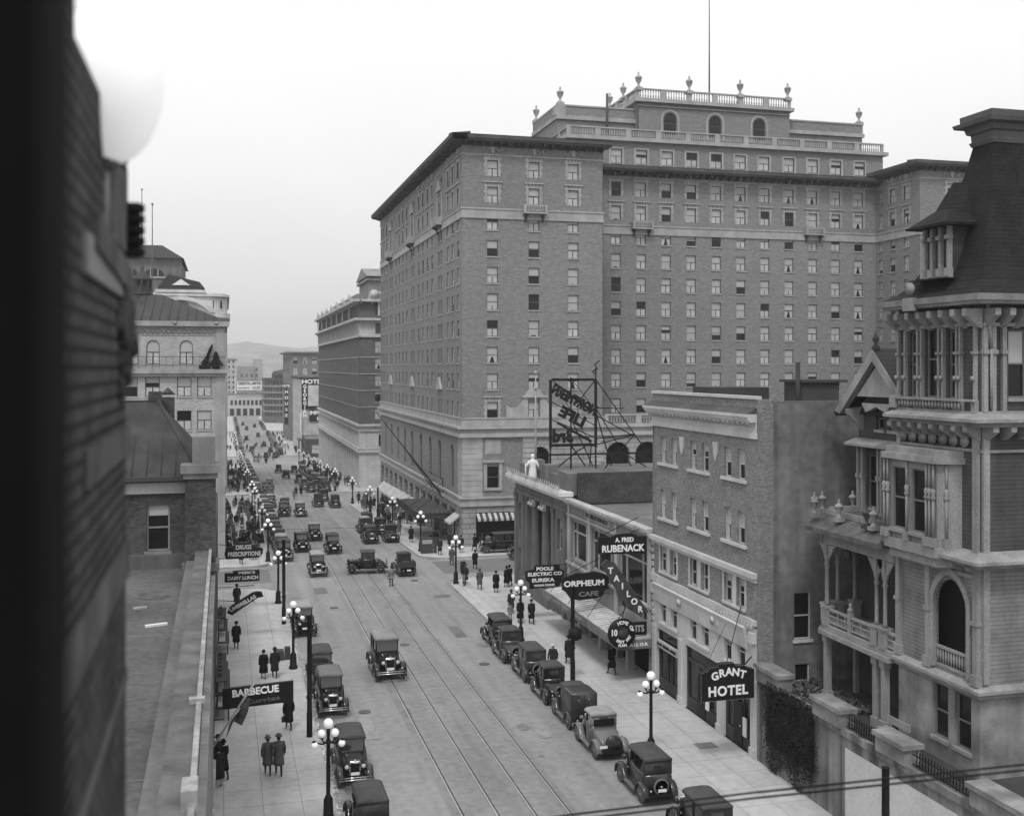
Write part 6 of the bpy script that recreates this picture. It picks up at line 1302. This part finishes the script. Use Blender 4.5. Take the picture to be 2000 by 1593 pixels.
for pts,lb in((((1.573,13.033,12.992),(3.661,11.444,13.706),(5.04,9.525,14.56),(7.008,7.967,15.217)),'upper of two blurred cables crossing the lower right corner'),(((1.573,13.033,12.93),(3.661,11.444,13.643),(5.04,9.525,14.505),(7.008,7.967,15.167)),'lower of two blurred cables crossing the lower right corner')):
    b=MB(); b.path(pts,.011,n=5); tag(obj('overhead_cable',b,[iron]),lb,'cable')
b=MB(); b.tube((-.4,83,6.5),(19.9,83,6.3),.012,n=4); tag(obj('span_wire',b,[iron]),'thin wire stretched across the street before the junction','wire')
# litter bin / call box by the hotel corner
t=thing('news_stand','dark papers stand beneath the lamp at the big hotel corner','stand',(20.2,107.5,0)); b=MB(); b.box(19.3,20.5,107.3,107.9,-.1,1.5); obj('cabinet',b,[mdark],t); b=MB(); b.box(19.4,20.4,107.25,107.3,.9,1.3); obj('papers',b,[hstone],t); b=MB(); b.box(20.6,20.9,107.3,107.6,-.1,1.5); obj('side_post',b,[mdark],t)
t=thing('litter_bin','dark barrel bin beside the lamp at the classical building corner','bin',(19.8,91.2,.15)); b=MB(); b.lathe([(.22,0),(.26,.5),(.24,.95),(.2,1.0)],(19.9,90.4,.15+.9),10); b.tube((19.9,90.4,.15),(19.9,90.4,1.1),.05); obj('drum',b,[iron],t)
t=thing('shoe_stand','dark bundle of crates on the left kerb by the second lamp','crates',(3.6,69.8,.15)); 
for q in((3.2,3.7,69.6,70.4,.15,.7),(3.75,4.1,69.7,70.2,.15,.9)): b=MB(); b.box(*q); obj('crate',b,[mdark],t)
# snow/slush-like litter along the left gutter
b=MB()
for i in range(380):
    x,y=4.62+abs(random.gauss(0,.13)),random.uniform(43,92); s=random.uniform(.03,.1); a=random.random()*6
    b.add([(x+s*math.cos(a+k*2.1),y+s*1.6*math.sin(a+k*2.1),.012+.02*random.random()) for k in range(3)],[(0,1,2)])
tag(obj('gutter_litter',b,[m_('paper_scraps',.5,.9)]),kind='stuff')
# hatch covers on pavement
for x,y,lb in((22.9,48.6,'square iron hatch in the pavement by the small hotel door'),(19.9,49.0,'dark patch cover beside the nearest right lamp')):
    b=MB(); b.box(x-.5,x+.5,y-.4,y+.4,.15,.16); tag(obj('cellar_hatch',b,[m_('hatch_iron',.17,.7)]),lb,'hatch')

# ---------------- people ----------------
def skinmesh(name,chains,m,sub=1):
    vs=[];es=[];rs=[];idx={}
    for ch in chains:
        prev=None
        for key,p,r in ch:
            if key is not None and key in idx: k=idx[key]
            else:
                k=len(vs); vs.append(p); rs.append(r)
                if key is not None: idx[key]=k
            if prev is not None and prev!=k: es.append((prev,k))
            prev=k
    me=bpy.data.meshes.new(name); me.from_pydata(vs,es,[]); o=bpy.data.objects.new('tmp',me); COL.objects.link(o)
    o.modifiers.new('s','SKIN'); sv=me.skin_vertices[0].data
    for i,r in enumerate(rs): sv[i].radius=(r,r) if not isinstance(r,tuple) else r; sv[i].use_root=(i==0)
    if sub: sm=o.modifiers.new('u','SUBSURF'); sm.levels=sub; sm.render_levels=sub
    dg=bpy.context.evaluated_depsgraph_get(); dg.update(); out=bpy.data.meshes.new_from_object(o.evaluated_get(dg)); bpy.data.objects.remove(o)
    out.materials.clear(); out.materials.append(m)
    for p in out.polygons: p.use_smooth=True
    out.name=name; return out
def figure(stride=.2,arm=.25,woman=False,fine=True,bend=0):
    P=lambda x,y,z:(x,y+bend*max(0,z-.9)*.5,z)
    L=[]
    L.append([('hip',P(0,0,.93),.13),('waist',P(0,0,1.1),.12),('chest',P(0,0,1.32),.145),('neck0',P(0,0,1.46),.07),('neck',P(0,.01,1.53),.052),('head',P(0,.03,1.62),.088),('crown',P(0,.02,1.71),.078)])
    for s,f in((-1,1),(1,-1)):
        L.append([('hip',None,0),(None,P(s*.09,0,.88),.095),(None,(s*.1,f*stride*.5+.03,.5),.06),(None,(s*.1,f*stride,.12),.042),(None,(s*.1,f*stride+.02,.05),.04),(None,(s*.11,f*stride+.16,.035),.035)])
        L.append([('chest',None,0),(None,P(s*.19,0,1.4),.062),(None,P(s*.24,-f*arm*.3,1.15),.048),(None,P(s*.25,-f*arm*.6+.08,.92),.035),((s,'w'),P(s*.25,-f*arm*.6+.12,.86),.028),((s,'p'),P(s*.25,-f*arm*.6+.14,.81),.03)])
        if fine:
            for q in range(4): L.append([((s,'p'),None,0),(None,P(s*(.24+.0),-f*arm*.6+.11+q*.018,.765),.009),(None,P(s*.235,-f*arm*.6+.115+q*.018,.73+.006*abs(q-1.5)),.008)])
            L.append([((s,'w'),None,0),(None,P(s*.22,-f*arm*.6+.17,.82),.01),(None,P(s*.215,-f*arm*.6+.18,.785),.009)])
    return L
def hands(stride,arm): return [(-1,1),(1,-1)]
PB=[]
def make_person(label,coatm,legm,hat='fedora',woman=False,stride=.2,arm=.25,coatlen=.45,bag=False,hatm=None,pale=False):
    root=thing('person',label,'person')
    me=skinmesh('body',figure(stride,arm,woman),legm)
    me.materials.append(skin)
    for p in me.polygons:
        c=p.center
        if c.z>1.5 or (abs(c.x)>.2 and c.z<.9) or (woman and c.z<.5 and c.z>.1): p.material_index=1
    child('body',me,root)
    b=MB(); n=12
    fl=1.15 if woman else 1.0
    rings=[(.24*fl,.2*fl+stride*.35,coatlen),(.23*fl,.19*fl+stride*.2,.65),(.2,.16,.95),(.185,.15,1.1),(.215,.165,1.3),(.2,.14,1.43),(.09,.09,1.5)]
    b.loft([[(rx*math.cos(2*PI*i/n),ry*math.sin(2*PI*i/n),z) for i in range(n)] for rx,ry,z in rings])
    for s,f in((-1,1),(1,-1)): b.tube((s*.18,0,1.42),(s*.25,-f*arm*.3,1.15),.08,.068,n=8); b.tube((s*.25,-f*arm*.3,1.15),(s*.255,-f*arm*.6+.1,.9),.07,.055,n=8); b.sphere((s*.18,0,1.41),.085,8); b.sphere((s*.25,-f*arm*.3,1.15),.07,8)
    child('coat',b.mesh('coat',[coatm]),root)
    b=MB(); h=1.69
    if hat=='fedora': b.lathe([(.16,0),(.165,.015),(.1,.03),(.098,.11),(.06,.13),(.001,.12)],(0,.025,h),12)
    elif hat=='cloche': b.lathe([(.125,-.05),(.12,.0),(.11,.06),(.06,.11),(.001,.12)],(0,.02,h),12)
    elif hat=='cap': b.lathe([(.11,0),(.13,.03),(.09,.07),(.001,.08)],(0,.03,h),12); b.box(-.07,.07,.12,.2,h,h+.015)
    elif hat=='boater': b.lathe([(.16,0),(.16,.015),(.1,.02),(.1,.09),(.001,.092)],(0,.025,h),12)
    child('hat',b.mesh('hat',[hatm or coatm]),root)
    b=MB(); b.sphere((-.035,.118,1.635),.011,6); b.sphere((.035,.118,1.635),.011,6); child('eyes',b.mesh('eyes',[black]),root)
    b=MB(); b.prismx([(.11,1.64),(.135,1.6),(.11,1.595)],-.012,.012); child('nose',b.mesh('nose',[skin]),root)
    b=MB(); b.sphere((0,-.005,1.63),.092,8); child('hair',b.mesh('hair',[black]),root)
    index_kids(root); return root
protoP={
 'man':make_person('x',cloth[0],trous,'fedora',stride=.26,arm=.3),
 'man2':make_person('x',cloth[1],trous,'fedora',stride=.16,arm=.2),
 'man3':make_person('x',cloth[2],trous,'fedora',stride=.2,arm=.2,coatlen=.5),
 'man4':make_person('x',cloth[3],cloth[1],'cap',stride=.06,arm=.1,coatlen=.75,hatm=cloth[1]),
 'suit':make_person('x',cloth[1],trous,'boater',stride=.12,arm=.15,coatlen=.78,hatm=clothp),
 'woman':make_person('x',cloth[0],cloth[0],'cloche',True,stride=.16,arm=.15,coatlen=.38),
 'woman2':make_person('x',cloth[1],cloth[0],'cloche',True,stride=.1,arm=.1,coatlen=.4)}
usedP=set()
def place(kind,x,y,rz,label,group=None,s=1.0,lower=False):
    if kind in usedP: o=copy_tree(protoP[kind])
    else: usedP.add(kind); o=protoP[kind]
    z=gz(y)+(.15 if (x<4.6 or x>18.8) and not (93<y<104) and not(170<y<192) and not(300<y<350) else 0)
    o.matrix_basis=T(x,y,z)@Matrix.Rotation(rz,4,'Z')@Matrix.Scale(s,4); WM[o.name]=o.matrix_basis.copy()
    o['label']=label
    if 'group' in o.keys(): del o['group']
    if group: o['group']=group
    return o
place('man3',1.94,50.2,0,'left one of two men in mid-length coats walking away on the left pavement')
place('man3',2.42,50.0,0,'right one of two men in mid-length coats walking away on the left pavement',s=1.06)
o=place('man',3.22,56.2,0,'man in long black overcoat walking away, holding a small bag')
t=thing('handbag','small dark bag held by the man in the long black overcoat','bag',(2.95,56.1,.7)); b=MB(); b.box(2.86,3.06,56.05,56.3,.6,.85); obj('case',b,[black],t); b=MB(); b.path([(2.96,56.1,.85),(2.96,56.13,.92),(2.96,56.22,.92),(2.96,56.25,.85)],.012); obj('handle',b,[black],t)
place('woman',2.3,65.9,PI,'woman in short black coat and hat facing the camera above the barbecue sign',s=.96)
place('man2',2.95,65.8,0,'man in grey coat beside the woman above the barbecue sign',s=1.02)
place('man',.8,73.4,PI,'man in open dark coat walking towards the camera alone on the left pavement')
place('man2',.98,86,0,'pair of legs showing beneath the slanting umbrella sign')
place('man',-.02,50.2,.5,'man in black hat and long coat, front of three by the left wall')
place('man2',-.25,50.9,.3,'man in dark hat half behind the black-coated man at the left wall')
place('woman2',-.42+.2,49.4,.4,'person in grey coat nearest the wall at the bottom left')
place('man4',13.85,91.5,.2,'person in mottled light clothes standing between the tram tracks at the junction',s=1.0)
place('man',22.7,61.3,.2,'man in black suit striding away beneath the wheel sign',s=1.05)
place('man2',20.9,64.2,.1,'dark figure partly hidden behind the post with the collar box')
place('suit',19.35,62.5,2.6,'man in white hat standing by the parked black coupe')
place('woman',20.85,75.4,PI,'woman in black coat in the middle of the small family near the canopy')
place('man4',20.35,76.4,PI,'child in dark coat at the left of the small family',s=.72)
place('man',21.55,74.9,PI,'man in black at the right of the small family, striding')
place('man2',21.0,78.5,0,'dark figure behind the right-hand lamp, near the canopy start')
place('woman',21.75,86.2,PI,'woman in black coat crossing towards the classical building')
place('man3',20.68,87.5,0,'man in grey coat with back turned near the classical corner')
place('woman',23.15,88,.3,'black-clad person of a couple with a white scarf by the classical building')
place('man',23.5,88.4,.2,'taller black-clad person of the couple by the classical building')
place('man2',20.0,89.9,2.2,'person bending near the kerb by the corner lamp'); place('man4',19.75,89.3,1.0,'small child beside the bending person at the kerb',s=.62)
place('man3',20.9,100.0,PI,'man in coat with hands folded crossing the side street',s=1.0)
place('man',22.6,97.5,0,'dark figure crossing the side street towards the parked sedan')
place('man2',20.9,105.8,PI,'man in grey suit facing the camera at the edge of the big hotel corner')
place('man',20.4,107.9,1.8,'man in dark coat behind the grey-suited man at the hotel corner')
place('woman2',23.3,106.8,0,'woman with white shoes by the shop window of the hotel corner')
place('man',24.9,107.6,.5,'dark figure leaning at the hotel corner stonework, left'); place('man2',25.6,107.3,-.4,'dark figure at the hotel corner stonework, right'); place('man4',26.3,107.5,0,'pale-coated figure beside the striped awning')
place('woman',19.9,117,PI,'woman in black with swinging arm left of the hotel corner lamp')
place('man3',19.6,123.5,0,'man in grey overcoat walking past the end of the hotel canopy'); place('man2',19.0,126.5,0,'dark figure walking just beyond the hotel canopy end')
place('man',22.0,113.5,PI,'blurred figure under the hotel awning'); place('man2',22.9,110.6,2,'dark figure by the hotel entrance under the awning'); place('man',1.6,105.9,PI,'man with white papers at the kerb below the drug sign')
place('woman',2.6,108.6,0,'large dark figure pair under the drug sign, left'); place('man',2.95,108.7,0,'large dark figure pair under the drug sign, right')
place('man2',3.3,115.3,0,'man right of the drug sign beside parked cars'); place('man',3.6,118.4,PI,'second man beside the parked cars above the drug sign')
# crowds: joined single-mesh figures
def flat(key):
    src=protoP[key]; mb=bmesh.new(); me=bpy.data.meshes.new('person'); mats=[]
    vs=[];fs=[];mi=[]
    for ch in KIDS[src.name]:
        if ch.name.startswith(('eyes','nose')): continue
        off=len(vs); vs+=[tuple(v.co) for v in ch.data.vertices]; mo=[]
        for m in ch.data.materials:
            if m not in mats: mats.append(m)
            mo.append(mats.index(m))
        for p in ch.data.polygons: fs.append([off+v for v in p.vertices]); mi.append(mo[p.material_index])
    me.from_pydata(vs,[],fs); [me.materials.append(m) for m in mats]; me.polygons.foreach_set('material_index',mi); return me
FL=[flat(k) for k in('man','man2','man3','woman','woman2','man3','suit','man4')]
def crowd(n,x0,x1,y0,y1,label,group,dens=None):
    pts=[]
    k=0
    while len(pts)<n and k<n*30:
        k+=1; x=random.uniform(x0,x1); y=random.uniform(y0,y1)
        if all((x-a)**2+(y-c)**2>.3 for a,c in pts): pts.append((x,y))
    for x,y in pts:
        z=gz(y)+(.15 if (x<4.6 or x>18.8) and not (93<y<104) and not(170<y<192) and not(300<y<350) else 0)
        tag(obj('person',random.choice(FL),None,None,T(x,y,z)@Matrix.Rotation(random.choice([0,PI])+random.gauss(0,.5),4,'Z')@Matrix.Scale(random.uniform(.93,1.04),4)),label,'person',group)
crowd(58,.0,3.7,111,168,'small dark-clothed walker in the crowd on the left pavement just beyond the junction','crowd on the left pavement')
crowd(62,.0,3.9,193,298,'tiny dark walker in the distant crowd on the left pavement','distant crowd on the left pavement')
crowd(40,19.6,23.8,132,169,'small dark-clothed walker in the crowd along the hotel shopfronts','crowd along the hotel')
crowd(58,19.2,23.8,193,285,'tiny dark walker in the crowd along the white-based office block','crowd along the office block')
crowd(34,5.5,19,302,420,'tiny dark figure crossing the far part of the street','far crossing crowd')
crowd(26,19,24,352,460,'tiny dark figure on the far right pavement','far right pavement crowd')
crowd(20,0,4.5,352,460,'tiny dark figure on the far left pavement','far left pavement crowd')
crowd(5,8,17,178,190,'tiny dark figure crossing at the second junction','figures at the second junction')
# ---------------- haze ----------------
b=MB(); b.box(-3200,3200,-350,4300,-14,170)
hm=bpy.data.materials.new('haze'); hm.use_nodes=True; hm.node_tree.nodes.clear()
v=hm.node_tree.nodes.new('ShaderNodeVolumePrincipled'); v.inputs['Color'].default_value=(.95,.95,.95,1); v.inputs['Density'].default_value=.00032; v.inputs['Anisotropy'].default_value=.2
ho=hm.node_tree.nodes.new('ShaderNodeOutputMaterial'); hm.node_tree.links.new(v.outputs[0],ho.inputs['Volume'])
o=obj('haze',b,[hm]); tag(o,kind='stuff')
